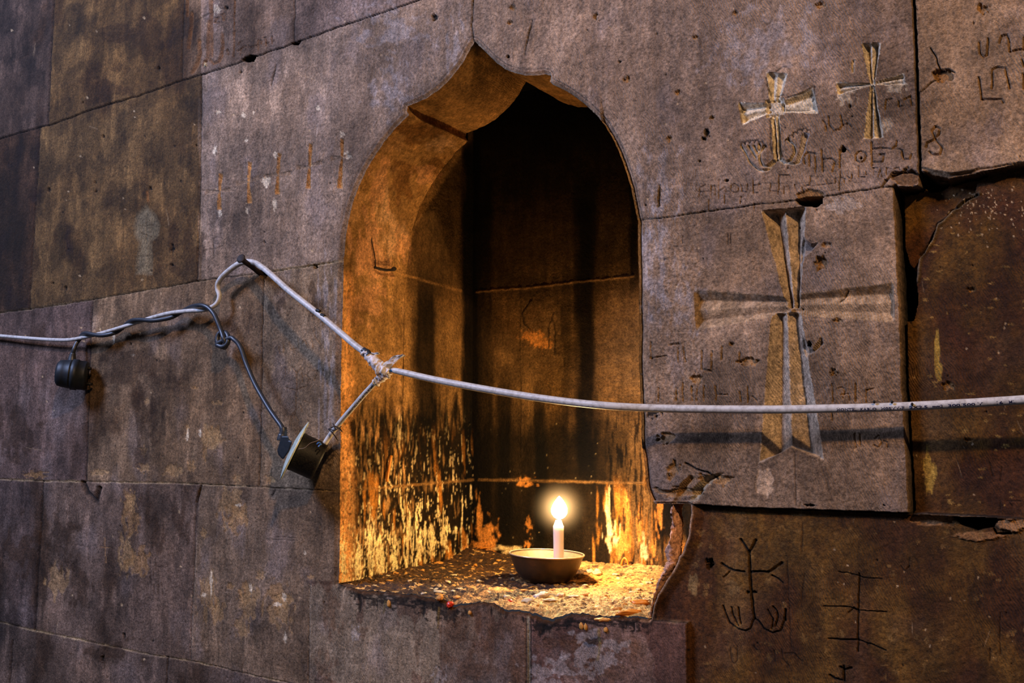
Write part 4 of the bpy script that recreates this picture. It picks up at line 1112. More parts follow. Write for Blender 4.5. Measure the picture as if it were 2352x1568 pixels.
# round the nose
cf = np.empty(GX.shape+(3,)); n_a = fbm(GX*16, GY*16, 5, 84); n_b = fbm(GX*120, GY*90, 4, 85); n_c = fbm(GX*50, GY*50, 4, 86)
cA = np.array(S(66,42,17,K)); cB = np.array(S(190,140,78,K)); cD = np.array(S(32,20,10,K))
q1 = sstep(-0.15, 0.40, n_a+0.8*(GX-(xl+xr)/2)/0.2)[..., None]
cf = cA*(1-q1)+cB*q1
dk = (sstep(0.02, 0.22, n_b+0.5*n_c-0.35*(q1[..., 0]-0.5)))[..., None]
cf = cf*(1-0.8*dk)+cD*0.8*dk
pl = sstep(0.22, 0.34, fbm(GX*75+9, GY*75, 3, 87))[..., None]*0.6
cf = cf*(1-pl)+np.array(S(226,178,104,K*0.8))*pl
mesh_np('niche_ledge', np.stack([GX, GY, GZ], -1).reshape(-1, 3), grid_quads(FYN, FXN)[:, ::-1], M_LEDGE, np.clip(cf, 0.01, 0.85).reshape(-1, 3), True, wall)['label'] = 'niche sill crusted with melted wax and dirt'

# broken sliver of jamb standing in the gap at the lower right
SL = [((1541,1157),(1552,1157)),((1540,1180),(1552,1182)),((1539,1205),(1553,1208)),((1536,1230),(1553,1238)),((1528,1255),(1553,1262)),((1528,1280),(1552,1284)),((1524,1300),(1544,1305)),((1516,1320),(1530,1327)),((1508,1345),(1518,1348)),((1500,1370),(1507,1368)),((1494,1395),(1499,1390)),((1488,1424),(1494,1424))]
V = []; Fc = []
rs = []
for k in range(len(SL)-1):
    for m in range(8):
        t = m/8
        rs.append((np.array(SL[k][0])*(1-t)+np.array(SL[k+1][0])*t, np.array(SL[k][1])*(1-t)+np.array(SL[k+1][1])*t))
rs.append((np.array(SL[-1][0], float), np.array(SL[-1][1], float)))
NS = 16
for i, (a, b) in enumerate(rs):
    yy = 0.010 if i < 44 else 0.006
    A = on_wall(*a, -yy); B = on_wall(*b, -yy)
    for k in range(NS):
        ang = 2*math.pi*k/NS
        m_ = (A+B)/2; hw = (B[0]-A[0])/2
        nz = 1+0.9*float(fbm(np.array(i*0.07), np.array(k*1.37), 3, 5))+0.35*float(fbm(np.array(i*0.33+7), np.array(k*1.7), 2, 6))
        V.append((m_[0]+hw*math.cos(ang)*nz, yy+0.012+0.014*math.sin(ang)*nz, m_[2]))
for i in range(len(rs)-1):
    for k in range(NS):
        Fc.append((i*NS+k, i*NS+(k+1) % NS, (i+1)*NS+(k+1) % NS, (i+1)*NS+k))
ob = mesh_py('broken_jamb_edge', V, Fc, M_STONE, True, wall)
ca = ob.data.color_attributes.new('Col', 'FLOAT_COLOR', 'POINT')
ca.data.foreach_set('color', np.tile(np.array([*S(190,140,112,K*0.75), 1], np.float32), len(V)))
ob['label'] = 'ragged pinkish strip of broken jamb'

# ------------------------------------------------------------------ text wrapped on a cable
def text_mesh(body, size):
    cu = bpy.data.curves.new('print', 'FONT'); cu.body = body; cu.size = size; cu.offset = size*0.028
    cu.resolution_u = 2
    o = bpy.data.objects.new('print', cu); COL.objects.link(o)
    dg = bpy.context.evaluated_depsgraph_get()
    me = bpy.data.meshes.new_from_object(o.evaluated_get(dg))
    V = np.array([v.co[:] for v in me.vertices]); Fc = [tuple(p.vertices) for p in me.polygons]
    bpy.data.objects.remove(o); bpy.data.meshes.remove(me)
    return V, Fc

def print_on(P, R, body, px0, px1, size, mat, parent, vshift=0.0, name='printed_text'):
    V, Fc = text_mesh(body, size)
    P = np.asarray(P); L_ = np.concatenate([[0], np.cumsum(np.linalg.norm(np.diff(P, axis=0), axis=1))])
    pp = np.array([project(p)[0] for p in P])
    o_ = np.argsort(pp)
    s0 = np.interp(px0, pp[o_], L_[o_]); s1 = np.interp(px1, pp[o_], L_[o_])
    u0, u1 = V[:, 0].min(), V[:, 0].max()
    T = np.gradient(P, axis=0); T /= np.linalg.norm(T, axis=1)[:, None]
    out = []
    for v in V:
        s = s0 + (v[0]-u0)/(u1-u0)*(s1-s0)
        p = np.array([np.interp(s, L_, P[:, k]) for k in range(3)])
        t = np.array([np.interp(s, L_, T[:, k]) for k in range(3)]); t /= np.linalg.norm(t)
        if s1 < s0: t = -t
        c = CP-p; c = c-t*(c @ t); c /= np.linalg.norm(c)
        b = np.cross(c, t)
        r = np.interp(s, L_, R) + 0.00012
        a = (v[1]-size*0.36)/r + vshift
        out.append(p + r*(c*math.cos(a)+b*math.sin(a)))
    return mesh_py(name, out, Fc, mat, False, parent)

def path3(pts, n=10):
    """pts: (px, py, millimetres in front of the wall)"""
    return catmull([on_wall(a, b, o_*float(np.interp(a, [0, 560, 660], [0.66, 0.66, 1.0]))/1000) for a, b, o_ in pts], n)

# ------------------------------------------------------------------ white cable
wc = bpy.data.objects.new('power_cable', None); link(wc); wc.location = (0, 0, 0)
tag(wc, 'white electric cable slung over a nail and stretched across the niche', 'cable')
LP = [(-120,760,14),(-60,766,16),(0,771,18),(60,776,22),(120,780,25),(160,780,28),(200,773,30),(240,763,32),(300,745,34),(350,729,36),(390,719,38),(430,714,40),(465,712,40),(485,706,38),(499,695,34),
      (504,680,32),(500,664,32),(501,650,34),(512,634,38),(530,618,40),(548,606,42),(566,601,42),(584,603,42),(600,612,44),(620,628,46),(660,664,50),(700,696,54),(740,728,58),(780,762,62),(815,792,66),(845,814,68)]
PL = path3(LP, 8)
tl = np.linspace(0, 1, len(PL))
RL = np.interp(tl, [0, .25, .5, .62, .8, 1], [0.0033, 0.0034, 0.0040, 0.0046, 0.0047, 0.0047])
tube('cable_run', PL, RL, M_CABLE, 16, wc)
RP = [(900,849,60),(930,856,60),(1000,872,58),(1100,891,56),(1200,908,54),(1300,922,52),(1400,932,50),(1500,937,38),(1600,939,34),(1700,940,32),(1800,940,31),(1900,938,30),(2000,936,29),(2100,932,28),(2200,927,28),(2300,921,28),(2360,917,29),(2460,909,30),(2600,895,34)]
PR = path3(RP, 8)
RR = np.interp(np.linspace(0, 1, len(PR)), [0, .06, .2, 1], [0.0040, 0.0046, 0.0048, 0.0046])
run = tube('cable_run', PR, RR, M_CABLE, 20, wc)
DP = [(872,866,60),(858,882,58),(835,907,54),(810,936,48),(785,965,40),(768,986,36),(756,1003,36),(746,1018,38)]
PD = path3(DP, 8)
RD = np.full(len(PD), 0.0040)
drop_c = tube('cable_tail', PD, RD, M_CABLE, 16, wc)
for body, a, b in (('HONTEL  KABLO', 1924, 2015), ('H05VV-F', 2025, 2079), ('2X2.5', 2090, 2132), ('mm2', 2143, 2167), ('300/500 V', 2179, 2259), ('16', 2290, 2305), ('ML', 2318, 2334)):
    ob = print_on(PR, RR, body, a, b, 0.0042, M_INK, run, -0.30)
ob = print_on(PD, RD, 'HONTEL KABLO TS 9760', 800, 858, 0.0044, M_INKB, drop_c, -0.25)
tube('blue_wire', path3([(884,848,64),(895,850,63),(910,853,60)], 4), 0.0025, M_BLUE, 10, wc)
tube('blue_wire', path3([(876,866,63),(868,872,60),(862,878,59)], 4), 0.0022, M_BLUE, 10, wc)
# insulating tape over the splice
def lump(name, P, R, mat, parent, seed=0, amp=0.35, seg=18):
    V, Fc = tube_data(P, R, seg)
    V = np.array(V); C_ = np.repeat(np.asarray(P), seg, axis=0)
    n = fbm(V[:, 0]*170+seed, V[:, 2]*170+V[:, 1]*90, 3, seed)
    V = C_+(V-C_)*(1+amp*n[:, None]*2)
    return mesh_py(name, V, Fc, mat, True, parent)
tp = lump('tape_wrap', path3([(838,808,68),(848,820,68),(860,830,67),(872,842,66),(884,850,64),(893,856,62)], 8), np.array([0.0055]+[0.0062]*10+[0.0078]*10+[0.0095]*12+[0.0075]*8)[:41], M_TAPE, wc, 3, 0.35)
lump('tape_wrap', path3([(886,852,64),(880,862,62),(873,870,61),(864,880,60)], 8), np.linspace(0.0088, 0.0052, 25), M_TAPE, wc, 5, 0.4)
lump('black_tape', path3([(834,804,68),(842,811,68),(848,818,69)], 8), np.array([0.0049]*5+[0.0058]*12), M_BLACKCORD, wc, 8, 0.2)
def pxv(dx, dy, P):  # small offset vector parallel to the picture of the wall, real metres
    k = 1/px_per_m(P); return RV*dx*k - UV*dy*k
def flap(pts, w_s, off=66, parent=wc):
    cs = [on_wall(a, b, off/1000) for a, b in pts]
    out = []
    for i, c_ in enumerate(cs):
        d = np.array(pts[min(i+1, len(pts)-1)])-np.array(pts[max(i-1, 0)]); d = d/np.hypot(*d)
        out.append((c_, pxv(-d[1]*w_s[i], d[0]*w_s[i], c_)))
    return sheet('tape_flap', out, M_TAPE, 0.0007, parent)
flap([(884,846),(892,838),(900,830),(908,824),(916,818),(928,815)], [3,8,9,6.5,3,0.6])
flap([(846,818),(856,814),(864,812),(871,811)], [3,3.5,2,0.8])
flap([(856,838),(853,834),(855,828)], [5,4,2])
flap([(884,856),(890,862),(892,868)], [4,3,0.6])
flap([(866,868),(862,874),(862,882)], [7,8,4])
# two dark clips on the sloping run and one nick on the long run
for a, b in ((731,713),(742,724)): lump('dark_clip', path3([(a-4,b-1,60),(a,b,60),(a+4,b+2,60)], 3), 0.0026, M_BLACKBOX, wc, 2, 0.2, 10)
for a, b in ((2008,923),(2049,923),(2095,928)): lump('dark_nick', path3([(a-3,b,34),(a,b,34),(a+3,b,34)], 3), [0.0008,0.0014,0.0017,0.0019,0.0017,0.0014,0.0008], M_BLACKBOX, wc, 2, 0.2, 10)
# twisted rusty wires around the tail
for k, P_ in enumerate(([(754,985,44),(762,992,46),(770,1002,42),(775,1010,38)],[(760,982,46),(770,979,44),(780,984,40),(786,991,36)],[(756,984,46),(766,988,48),(776,984,46),(784,979,40)],[(765,972,40),(768,980,46),(772,988,44)])):
    tube('binding_wire', path3(P_, 6), 0.0009, M_IRON, 8, wc)

# ------------------------------------------------------------------ black extension cord with loose plug
bc = bpy.data.objects.new('extension_cord', None); link(bc)
tag(bc, 'black power cord wound along the white cable with a plug at either end', 'cord')
def wy(px):  # height of the white cable and its distance, at a column of the photo
    q = [(a, b, c) for a, b, c in LP[:14]]
    xs_ = [a for a, _, _ in q]
    return np.interp(px, xs_, [b for _, b, _ in q]), np.interp(px, xs_, [c for _, _, c in q])
BP = [(166,818,34),(170,802,34),(176,788,26),(184,777,20),(190,767,30),(200,765,40),(215,768,42),(232,770,40),(250,768,34),(268,762,24),(282,752,22),(294,741,32),(306,735,44),(325,734,46),(350,736,46),(375,733,40),(395,728,34),
      (412,719,26),(428,710,26),(440,704,36),(455,701,50),(468,702,54),(480,708,54),(492,722,54),(501,742,54),(508,760,54),(514,778,58),(519,792,52)]
KN = []
for k in range(0, 30):
    a = 0.6+k*2*math.pi*2.3/29
    KN.append((511+13*math.cos(a)+1.5*math.sin(a*0.7), 779+17*math.sin(a), 44+9*math.sin(a*0.5+0.5)+k*0.12))
BP += [(516,798,46)] + KN[2:] + [(528,776,52),(538,780,52),(548,790,50),(556,806,50),(563,828,50),(573,853,50),(586,882,50),(602,911,50),(620,941,50),(636,964,50),(646,978,50),(651,990,50)]
tube('cord', path3(BP, 5), 0.0038, M_BLACKCORD, 14, bc)
# right-angle plug pushed into the socket
def prism(name, outline, y0, y1, mat, parent, bev=0.0015):
    V = []; Fc = []; n = len(outline)
    for off in (y0, y1):
        for a, b in outline: V.append(on_wall(a, b, off/1000))
    Fc.append(tuple(range(n))); Fc.append(tuple(range(2*n-1, n-1, -1)))
    for i in range(n): Fc.append((i, (i+1) % n, n+(i+1) % n, n+i)[::-1])
    o = mesh_py(name, V, Fc, mat, False, parent)
    md = o.modifiers.new('bevel', 'BEVEL'); md.width = bev; md.segments = 2
    return o
pg = prism('angled_plug', [(646,1000),(662,1000),(664,1010),(672,1012),(664,1036),(650,1056),(640,1045),(636,1036),(642,1016)], 36, 66, M_PLUG, bc, 0.003)
lump('strain_relief', path3([(650,982,50),(651,990,50),(649,1000,51),(647,1012,52)], 6), [0.0046,0.0060,0.0046,0.0062,0.0048,0.0064,0.0050,0.0066,0.0052,0.0068,0.0056,0.0070,0.0072,0.0072,0.0074,0.0075,0.0076,0.0076,0.0076], M_BLACKCORD, pg, 1, 0.0)
# loose plug hanging on the left
Cc = on_wall(170, 860, 0.034)
k_ = 1/px_per_m(Cc)
ax = RV*0.985 - UV*0.10; vd_ = np.asarray(Cc)-CP; vd_ /= np.linalg.norm(vd_); ax = ax-vd_*(ax @ vd_); ax = Vector(ax/np.linalg.norm(ax)+vd_*-0.15).normalized()
Mt = Matrix.Translation(Vector(Cc)) @ ax.to_track_quat('Z', 'Y').to_matrix().to_4x4()
lp = lathe('loose_plug', [(0.0, -36*k_), (24*k_, -37*k_), (30*k_, -32*k_), (32*k_, -22*k_), (33*k_, -9*k_), (34*k_, -8*k_), (32*k_, -7*k_), (32*k_, -5*k_), (36*k_, -4*k_), (36*k_, 8*k_), (34*k_, 9*k_), (34*k_, 24*k_), (32*k_, 28*k_), (0.0, 28*k_)], M_PLUG, Mt, 14, bc)
for sgn, ln in ((-1, 38), (1, 40)):
    base = Vector(Cc)+Vector(UV)*(-sgn*19*k_)*-1
    base = Vector(Cc)-Vector(UV)*(sgn*18*k_)
    tube('pin', np.array([base+ax*24*k_, base+ax*34*k_, base+ax*ln*k_]), [0.0030, 0.0030, 0.0022], M_BLACKBOX, 12, lp)
lump('strain_relief', path3([(168,810,34),(166,820,34),(165,832,34)], 6), np.linspace(0.0045, 0.0085, 13), M_BLACKCORD, lp, 1, 0.0)
rb = on_wall(172, 845, 0.034)

# ------------------------------------------------------------------ hanging wall socket
so = bpy.data.objects.new('wall_socket', None); link(so)
tag(so, 'round ivory socket with black back box dangling on its cable', 'socket')
Sc = on_wall(674, 1033, 0.052); k_ = 1/px_per_m(Sc)
ax = RV*0.905 - UV*0.415; vd_ = np.asarray(Sc)-CP; vd_ /= np.linalg.norm(vd_); ax = ax-vd_*(ax @ vd_); ax = Vector(ax/np.linalg.norm(ax)+vd_*-0.02).normalized()
Ms = Matrix.Translation(Vector(Sc)) @ ax.to_track_quat('Z', 'Y').to_matrix().to_4x4()
Rr = 72*k_
pr = [(0, -3*k_)] + [(Rr*t, -7.0*k_+9*k_*t**2.2) for t in (0.15, 0.3, 0.5, 0.7, 0.85, 0.95, 1.0)] + [(Rr*1.0, 4.5*k_), (Rr*0.9, 5.5*k_), (0, 6*k_)]
lathe('cover_plate', pr, M_PLATE, Ms, 72, so)
bxo = lathe('back_box', [(0, 5*k_), (44*k_, 5*k_), (46*k_, 8*k_), (45*k_, 14*k_), (44.5*k_, 60*k_), (43*k_, 67*k_), (0, 67*k_)], M_BLACKBOX, Ms, 48, so)
for P_ in ([(737,1018,52),(732,1016,56),(728,1020,60)],[(738,1020,52),(734,1022,58),(731,1026,60)]): tube('blue_wire', path3(P_, 5), 0.0009, M_BLUE, 8, bxo)
tube('cobweb_thread', path3([(686,1031,86),(700,1028,88),(712,1018,88),(728,1012,84),(738,1006,78)], 6), 0.0004, plain('dusty_thread', (0.25, 0.15, 0.08), 0.9), 6, so)

# ------------------------------------------------------------------ nails
def nail(name, P, r, head_r, label, seg=14):
    P = np.array(P); t = np.linspace(0, 1, 14)[:, None]
    Q = P[0]*(1-t)+P[1]*t
    R = np.full(14, r); R[0] = r*0.6
    o = lump(name, Q, R, M_IRON, None, 4, 0.10, seg)
    d = Vector(P[1]-P[0]).normalized()
    M_ = Matrix.Translation(Vector(P[1])) @ d.to_track_quat('Z', 'Y').to_matrix().to_4x4()
    lathe('nail_head', [(0, -0.0006), (head_r*0.9, -0.0006), (head_r, 0.0006), (head_r*0.85, 0.002), (0, 0.0025)], M_IRON, M_, 20, o)
    tag(o, label, 'nail')
    return o
nail('iron_nail', [on_wall(606, 634, -0.012), on_wall(554, 594, 0.052)], 0.0042, 0.0078, 'thick rusty iron nail driven into the joint, carrying the white cable')
# bent nail in the joint of the left reveal
bn = lump('bent_nail', catmull([on_x(859, 613, xl-0.004), on_x(864, 615, xl+0.006), on_x(880, 619, xl+0.009), on_x(896, 620, xl+0.009), on_x(907, 617, xl+0.010)], 6), np.array([0.0022]*20+[0.0024,0.0030,0.0036,0.0040,0.0034]), M_IRON, None, 4, 0.15, 12)
tag(bn, 'small bent rusty nail stuck in the orange reveal joint', 'nail')
tube('thin_dark_line', catmull([on_x(863, 613, xl+0.004), on_x(862, 598, xl+0.006), on_x(859, 578, xl+0.006), on_x(855, 560, xl+0.005), on_x(853, 540, xl+0.004)], 6), 0.0008, M_IRON, 8, bn)  # dark line above the bent nail, built as a thin tube

# ------------------------------------------------------------------ bowl and candle
Bb = on_z(1254, 1340, Z0+0.0035)
zb = float(max(floor_z(Bb[0]+dx, Bb[1]+dy) for dx in (-0.02, 0, 0.02) for dy in (-0.02, 0, 0.02)))-0.0012
Bb = on_z(1254, 1336, zb)
kb = 1/px_per_m(Bb)
Rb = 87*kb; Hb = 63*kb
tilt = Matrix.Rotation(math.radians(2.2), 4, 'Y')
Mb = Matrix.Translation(Vector((Bb[0], Bb[1], zb))) @ tilt
outer = [(0.0, 0.0), (0.46*Rb, 0.0), (0.56*Rb, 0.03*Hb), (0.68*Rb, 0.16*Hb), (0.79*Rb, 0.36*Hb), (0.88*Rb, 0.60*Hb), (0.95*Rb, 0.88*Hb), (0.985*Rb, 0.97*Hb), (1.0*Rb, 1.0*Hb), (0.995*Rb, 1.02*Hb), (0.965*Rb, 1.02*Hb)]
bowl = lathe('metal_bowl', outer + [(0.945*Rb, 0.97*Hb)], M_BOWL, None, 96)
bowl.matrix_world = Mb
# open profile: remove end cap of the rim
me = bowl.data
import bmesh
bm = bmesh.new(); bm.from_mesh(me); bm.faces.ensure_lookup_table()
bmesh.ops.delete(bm, geom=[bm.faces[-1]], context='FACES_ONLY'); bm.to_mesh(me); bm.free()
tag(bowl, 'shallow dull metal bowl on the niche sill holding the lit candle', 'bowl')
innr = [(0.945*Rb, 0.97*Hb), (0.90*Rb, 0.86*Hb), (0.83*Rb, 0.62*Hb), (0.74*Rb, 0.44*Hb), (0.62*Rb, 0.34*Hb), (0.4*Rb, 0.31*Hb), (0.2*Rb, 0.32*Hb), (0.0, 0.31*Hb)]
ib = lathe('bowl_lining', innr, M_BOWLIN, None, 96, bowl, wob=0.004)
bm = bmesh.new(); bm.from_mesh(ib.data); bm.faces.ensure_lookup_table()
bmesh.ops.delete(bm, geom=[bm.faces[-2]], context='FACES_ONLY'); bm.to_mesh(ib.data); bm.free()
# rim bead
rimP = [(0.988*Rb*math.cos(a), 0.988*Rb*math.sin(a), 1.01*Hb) for a in np.linspace(0, 2*math.pi, 97)]
rim = tube('rim', rimP, 0.0011, plain('worn_rim_metal', (0.62, 0.50, 0.34), 0.3, metal=0.6), 8, bowl)

# candle
Cb = None
zc = zb+0.31*Hb
ct = None
# stands where its axis passes px 1283 at the depth of the bowl centre
rc = ray(1283, 1240); tcn = (Bb[1]-0.004-CP[1])/rc[1]; Pc = CP+rc*tcn
kc = 1/px_per_m(Pc)
top = CP+ray(1283, 1194)*tcn
hC = top[2]-zc
candle = bpy.data.objects.new('candle', None); link(candle); candle.location = (Pc[0], Pc[1], zc)
tag(candle, 'short white candle burning in the metal bowl', 'candle')
r0 = 12.0*kc
lathe('wax_body', [(0.0, 0.0), (r0*0.98, 0.0), (r0*0.98, hC*0.4), (r0*1.02, hC*0.80), (r0*1.03, hC*0.885), (r0*0.92, hC*0.90), (r0*0.66, hC*0.965), (r0*0.58, hC*0.99), (r0*0.40, hC), (0.0, hC-0.001)], M_CANDLE, None, 40, candle, wob=0.012)
tube('wick', [(0, 0, hC-0.002), (0.0003, 0, hC+0.004), (0.0012, 0, hC+0.009), (0.0022, 0.0002, hC+0.012)], [0.0008, 0.0008, 0.0007, 0.0005], M_WICK, 8, candle)
# flame
m_f, nt, b_ = new_mat('candle_flame'); N, Lk = nt.nodes, nt.links
N.remove(b_)
em = N.new('ShaderNodeEmission'); em.inputs[0].default_value = (1.0, 0.72, 0.36, 1); em.inputs[1].default_value = 30
trn = N.new('ShaderNodeBsdfTransparent'); ad = N.new('ShaderNodeAddShader')
Lk.new(em.outputs[0], ad.inputs[0]); Lk.new(trn.outputs[0], ad.inputs[1]); Lk.new(ad.outputs[0], N['Material Output'].inputs[0])
hf = 54*kc; rf = 19*kc
prof = [(0.0, 0.0)]+[(rf*math.sin(math.pi*t**0.72)**0.85*(1.0), hf*t) for t in (0.05, 0.12, 0.22, 0.34, 0.46, 0.58, 0.70, 0.80, 0.89, 0.95)]+[(0.0, hf)]
fl = lathe('flame', prof, m_f, Matrix.Translation((0.0016, 0, hC+0.0005)), 32, candle)
fl['label'] = 'bright yellow-white flame'
ld = bpy.data.lights.new('candle_light', 'POINT'); ld.energy = 4.3; ld.color = (1.0, 0.64, 0.27); ld.shadow_soft_size = 0.007
lo = bpy.data.objects.new('candle_light', ld); link(lo, candle); lo.location = (0.0016, 0, hC+hf*0.5)
# glowing sphere added round the flame to imitate lens bloom
m_h, nt, b_ = new_mat('flame_bloom'); N, Lk = nt.nodes, nt.links
N.remove(b_)
tc = N.new('ShaderNodeTexCoord'); vl = N.new('ShaderNodeVectorMath'); vl.operation = 'LENGTH'; Lk.new(tc.outputs['Object'], vl.inputs[0])
RM = 84*kc
mr = N.new('ShaderNodeMapRange'); mr.inputs[1].default_value = 0.0; mr.inputs[2].default_value = RM; mr.inputs[3].default_value = 1; mr.inputs[4].default_value = 0
Lk.new(vl.outputs['Value'], mr.inputs[0])
pw = N.new('ShaderNodeMath'); pw.operation = 'POWER'; pw.inputs[1].default_value = 4.2; Lk.new(mr.outputs[0], pw.inputs[0])
ms = N.new('ShaderNodeMath'); ms.operation = 'MULTIPLY'; ms.inputs[1].default_value = 170; Lk.new(pw.outputs[0], ms.inputs[0])
pe = N.new('ShaderNodeEmission'); pe.inputs[0].default_value = (1.0, 0.55, 0.20, 1); Lk.new(ms.outputs[0], pe.inputs[1])
Lk.new(pe.outputs[0], N['Material Output'].inputs[1])
bmm = bmesh.new(); bmesh.ops.create_icosphere(bmm, subdivisions=4, radius=RM)
meh = bpy.data.meshes.new('flame_bloom'); bmm.to_mesh(meh); bmm.free(); meh.materials.append(m_h)
ho = bpy.data.objects.new('flame_bloom', meh); link(ho, fl); ho.location = (0.0016, 0, hC+hf*0.52)

# ------------------------------------------------------------------ wax scraps on the sill
def lump_mesh(name, seed, mat, flat=0.5, sharp=0.5):
    b = bmesh.new(); bmesh.ops.create_icosphere(b, subdivisions=3, radius=1)
    for v in b.verts:
        c = v.co
        n = float(fbm(np.array(c.x*1.3+seed), np.array(c.y*1.3+c.z*0.9+seed*2), 3, seed % 13))
        v.co = c*(1+sharp*n*1.5); v.co.z *= flat
    me = bpy.data.meshes.new(name); b.to_mesh(me); b.free(); me.materials.append(mat)
    me.polygons.foreach_set('use_smooth', [True]*len(me.polygons))
    return me
protoP = [lump_mesh('wax_crumb', i, M_WAXP, 0.45, 0.6) for i in range(4)]
protoA = [lump_mesh('wax_crumb', i+6, M_WAXA, 0.5, 0.6) for i in range(4)]
r_ = random.Random(42)
def place(me, x, y, s, label, cat, group=None, name='wax_crumb', stretch=1.0, rz=None, lift=0.35):
    o = bpy.data.objects.new(name, me); link(o)
    z = float(floor_z(x, y))
    o.location = (x, y, z+s*lift*0.5)
    o.scale = (s*stretch, s, s); o.rotation_euler = (r_.uniform(-.2, .2), r_.uniform(-.2, .2), r_.uniform(0, 6.28) if rz is None else rz)
    return tag(o, label, cat, group)
cnt = 0
used = []
while cnt < 96:
    x = r_.uniform(xl+0.012, xr+0.025); y = r_.uniform(0.012, D_BACK-0.03)
    if math.hypot(x-Bb[0], y-Bb[1]) < Rb*0.75: continue
    if r_.random() < 0.55 and y > 0.10: continue
    px_, py_ = project(np.array([x, y, Z0]))
    s = r_.uniform(0.0016, 0.0042)
    if any(math.hypot(x-a, y-b) < (s+c)*1.1 for a, b, c in used): continue
    used.append((x, y, s))
    pale = r_.random() < 0.55
    place(r_.choice(protoP if pale else protoA), x, y, s, 'small pale wax crumb scattered on the niche sill' if pale else 'small amber wax crumb scattered on the niche sill', 'wax crumb',
          'pale wax crumbs on the sill' if pale else 'amber wax crumbs on the sill', 'wax_crumb', r_.uniform(1, 1.9))
    cnt += 1
def at_floor(px, py): return on_z(px, py, Z0+0.003)
def special(px, py, s, mat, seed, label, cat, name, flat=0.45, stretch=1.3, rz=0.3, sharp=0.6, lift=0.6):
    p = at_floor(px, py)
    return place(lump_mesh(name, seed, mat, flat, sharp), p[0], p[1], s, label, cat, None, name, stretch, rz, lift)
special(1214, 1374, 0.0078, M_WAXP, 21, 'glowing pale wax lump lying in front of the bowl', 'wax lump', 'wax_lump')
special(1240, 1366, 0.0090, M_TAPE, 22, 'folded whitish wax scrap standing up in front of the bowl', 'wax scrap', 'wax_scrap', 0.55, 1.2, 0.9)
special(1262, 1376, 0.0062, M_WAXP, 23, 'flat pale wax flake right of the folded scrap', 'wax flake', 'wax_flake', 0.3, 1.6, 0.1)
special(1287, 1364, 0.0052, M_WAXP, 24, 'rounded wax bead just in front of the bowl shadow', 'wax bead', 'wax_bead', 0.7, 1.1)
special(1034, 1366, 0.0052, M_WAXR, 25, 'bright red wax lump at the front edge of the sill', 'wax lump', 'wax_lump', 0.8, 1.0)
special(1173, 1370, 0.0032, M_WAXR, 26, 'tiny red wax chip left of the pale lump', 'wax chip', 'wax_chip', 0.6, 1.3)
special(1010, 1364, 0.0050, M_WAXA, 27, 'round orange wax blob left of the red lump', 'wax blob', 'wax_blob', 0.8, 1.0)
special(1048, 1362, 0.0045, M_WAXA, 28, 'amber wax shell right of the red lump', 'wax shell', 'wax_shell', 0.5, 1.4)
special(1372, 1322, 0.0075, M_WAXP, 29, 'brightest wax lump on the sill, right of the bowl', 'wax lump', 'wax_lump', 0.7, 1.0)
special(1355, 1318, 0.0052, M_WAXP, 30, 'pale wax lump between the bowl and the brightest lump', 'wax lump', 'wax_lump', 0.7, 1.0)
special(1418, 1305, 0.0095, M_WAXP, 31, 'long pale wax slab at the back right of the sill', 'wax slab', 'wax_slab', 0.35, 2.0, 0.2)
special(1462, 1312, 0.0075, M_WAXP, 32, 'pale wax slab nearest the right jamb', 'wax slab', 'wax_slab', 0.4, 1.8, 0.2)
special(1000, 1294, 0.0085, M_TAPE, 33, 'white shard lying in the back left of the sill', 'shard', 'white_shard', 0.35, 1.9, -0.2)
special(950, 1302, 0.0070, M_WAXO, 34, 'orange-brown wax clod on the left of the sill', 'wax clod', 'wax_clod', 0.5, 1.5, -0.4)
special(1470, 1388, 0.0055, M_WAXO, 35, 'orange wax stub at the right end of the sill', 'wax stub', 'wax_stub', 0.6, 2.4, 0.3)
special(1440, 1404, 0.0058, M_WAXO, 36, 'yellow-orange wax curl on the front right edge', 'wax curl', 'wax_curl', 0.6, 2.6, 0.5)
special(1385, 1412, 0.0050, M_WAXA, 37, 'amber wax flake on the sill nose below the bright patch', 'wax flake', 'wax_flake', 0.5, 2.0, 0.1)
special(1108, 1290, 0.0045, M_WAXO, 38, 'reddish strip of wax against the back of the sill', 'wax strip', 'wax_strip', 0.4, 3.2, -0.2)
# bowl scraps
for k, (dx, dy) in enumerate(((-0.030, -0.008), (-0.012, -0.010))):
    o = bpy.data.objects.new('wax_flake', lump_mesh('wax_flake', 40+k, M_WAXP, 0.35, 0.7)); link(o)
    o.scale = (0.0045, 0.0022, 0.0030); o.location = (Bb[0]+dx, Bb[1]+dy, zb+0.34*Hb+0.0022)
    tag(o, ('thin wax flake leaning at the left inside the bowl', 'crooked wax flake lying in the middle of the bowl')[k], 'wax flake')
# upright orange taper ends stuck on the niche wall
tpx = tube('taper_candle', catmull([on_x(889, 1106, xl+0.004), on_x(893, 1080, xl+0.005), on_x(899, 1046, xl+0.004)], 5), 0.0022, M_WAXO, 12)
tag(tpx, 'thin orange candle end stuck upright on the sooty left side', 'candle')
# bent stub leaning at the back right
pb = on_z(1436, 1298, Z0+0.016)
yb = D_BACK-0.008
def on_y(px, py, y): return on_wall(px, py, -y)
tp2 = tube('taper_candle', catmull([on_y(1427, 1297, yb-0.004), on_y(1430, 1286, yb-0.006), on_y(1435, 1281, yb-0.006), on_y(1441, 1287, yb-0.006), on_y(1443, 1298, yb-0.004)], 6), 0.0017, M_WAXO, 10)
tag(tp2, 'softened candle end bent into a loop at the back right', 'candle')
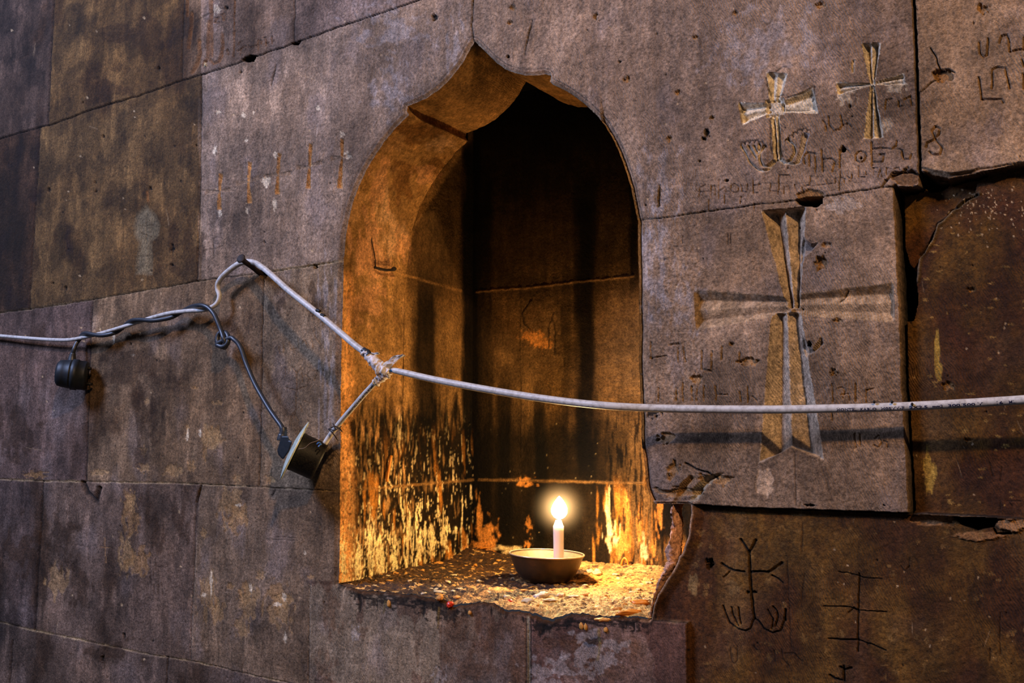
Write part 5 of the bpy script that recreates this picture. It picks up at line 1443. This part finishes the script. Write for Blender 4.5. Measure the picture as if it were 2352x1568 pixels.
# wax runs hanging on the face of the sill
for (a, b, w1, h1, mt_, lb) in ((1335, 1437, 5, 8, M_WAXA, 'twin yellow wax drip on the stone under the bowl'), (1345, 1439, 4, 8, M_WAXA, 'right-hand twin of the yellow wax drips under the bowl'), (1391, 1446, 5, 6, M_WAXA, 'round ochre wax spot on the stone right of the twin drips'), (893, 1386, 5, 8, M_WAXA, 'ochre wax drip below the left end of the sill'), (1079, 1407, 4, 5, M_WAXA, 'small ochre wax drip under the middle of the sill')):
    c_ = on_wall(a, b, 0.001); k_ = 1/px_per_m(c_)
    o = bpy.data.objects.new('wax_drip', lump_mesh('wax_drip', a % 31, mt_, 1.0, 0.3)); link(o)
    o.location = c_; o.scale = (w1*k_*1.1, 0.0022, h1*k_)
    tag(o, lb, 'wax drip')
# uncountable grit
b = bmesh.new()
for i in range(2600):
    x = r_.uniform(xl+0.004, xr+0.04); y = 0.006+(D_BACK-0.012)*r_.random()**1.5
    if math.hypot(x-Bb[0], y-Bb[1]) < Rb*0.62: continue
    z = float(0)
    s = r_.uniform(0.0004, 0.0013)
    b.verts.index_update() if False else None
    vs_ = [b.verts.new((x+s*r_.uniform(-1.4, 1.4), y+s*r_.uniform(-1, 1), s*r_.uniform(-0.4, 1.0))) for _ in range(4)]
    for f_ in ((0, 1, 2), (0, 2, 3), (0, 3, 1), (1, 3, 2)): b.faces.new([vs_[q] for q in f_])
me = bpy.data.meshes.new('crumbs'); b.to_mesh(me); b.free(); me.materials.append(M_CRUMB)
co = np.empty(len(me.vertices)*3); me.vertices.foreach_get('co', co); co = co.reshape(-1, 3)
g4 = co.reshape(-1, 4, 3); zz = floor_z(g4[:, 0, 0], g4[:, 0, 1]); g4[:, :, 2] += zz[:, None]
me.vertices.foreach_set('co', g4.reshape(-1)); me.update()
cr = bpy.data.objects.new('sill_grit', me); link(cr)
tag(cr, 'fine dark grit and soot crumbs strewn over the sill', 'grit', kind='stuff')
print('BOWL', Bb, 'R', Rb, 'H', Hb, 'candle r', r0, 'h', hC, 'verts', len(VW))
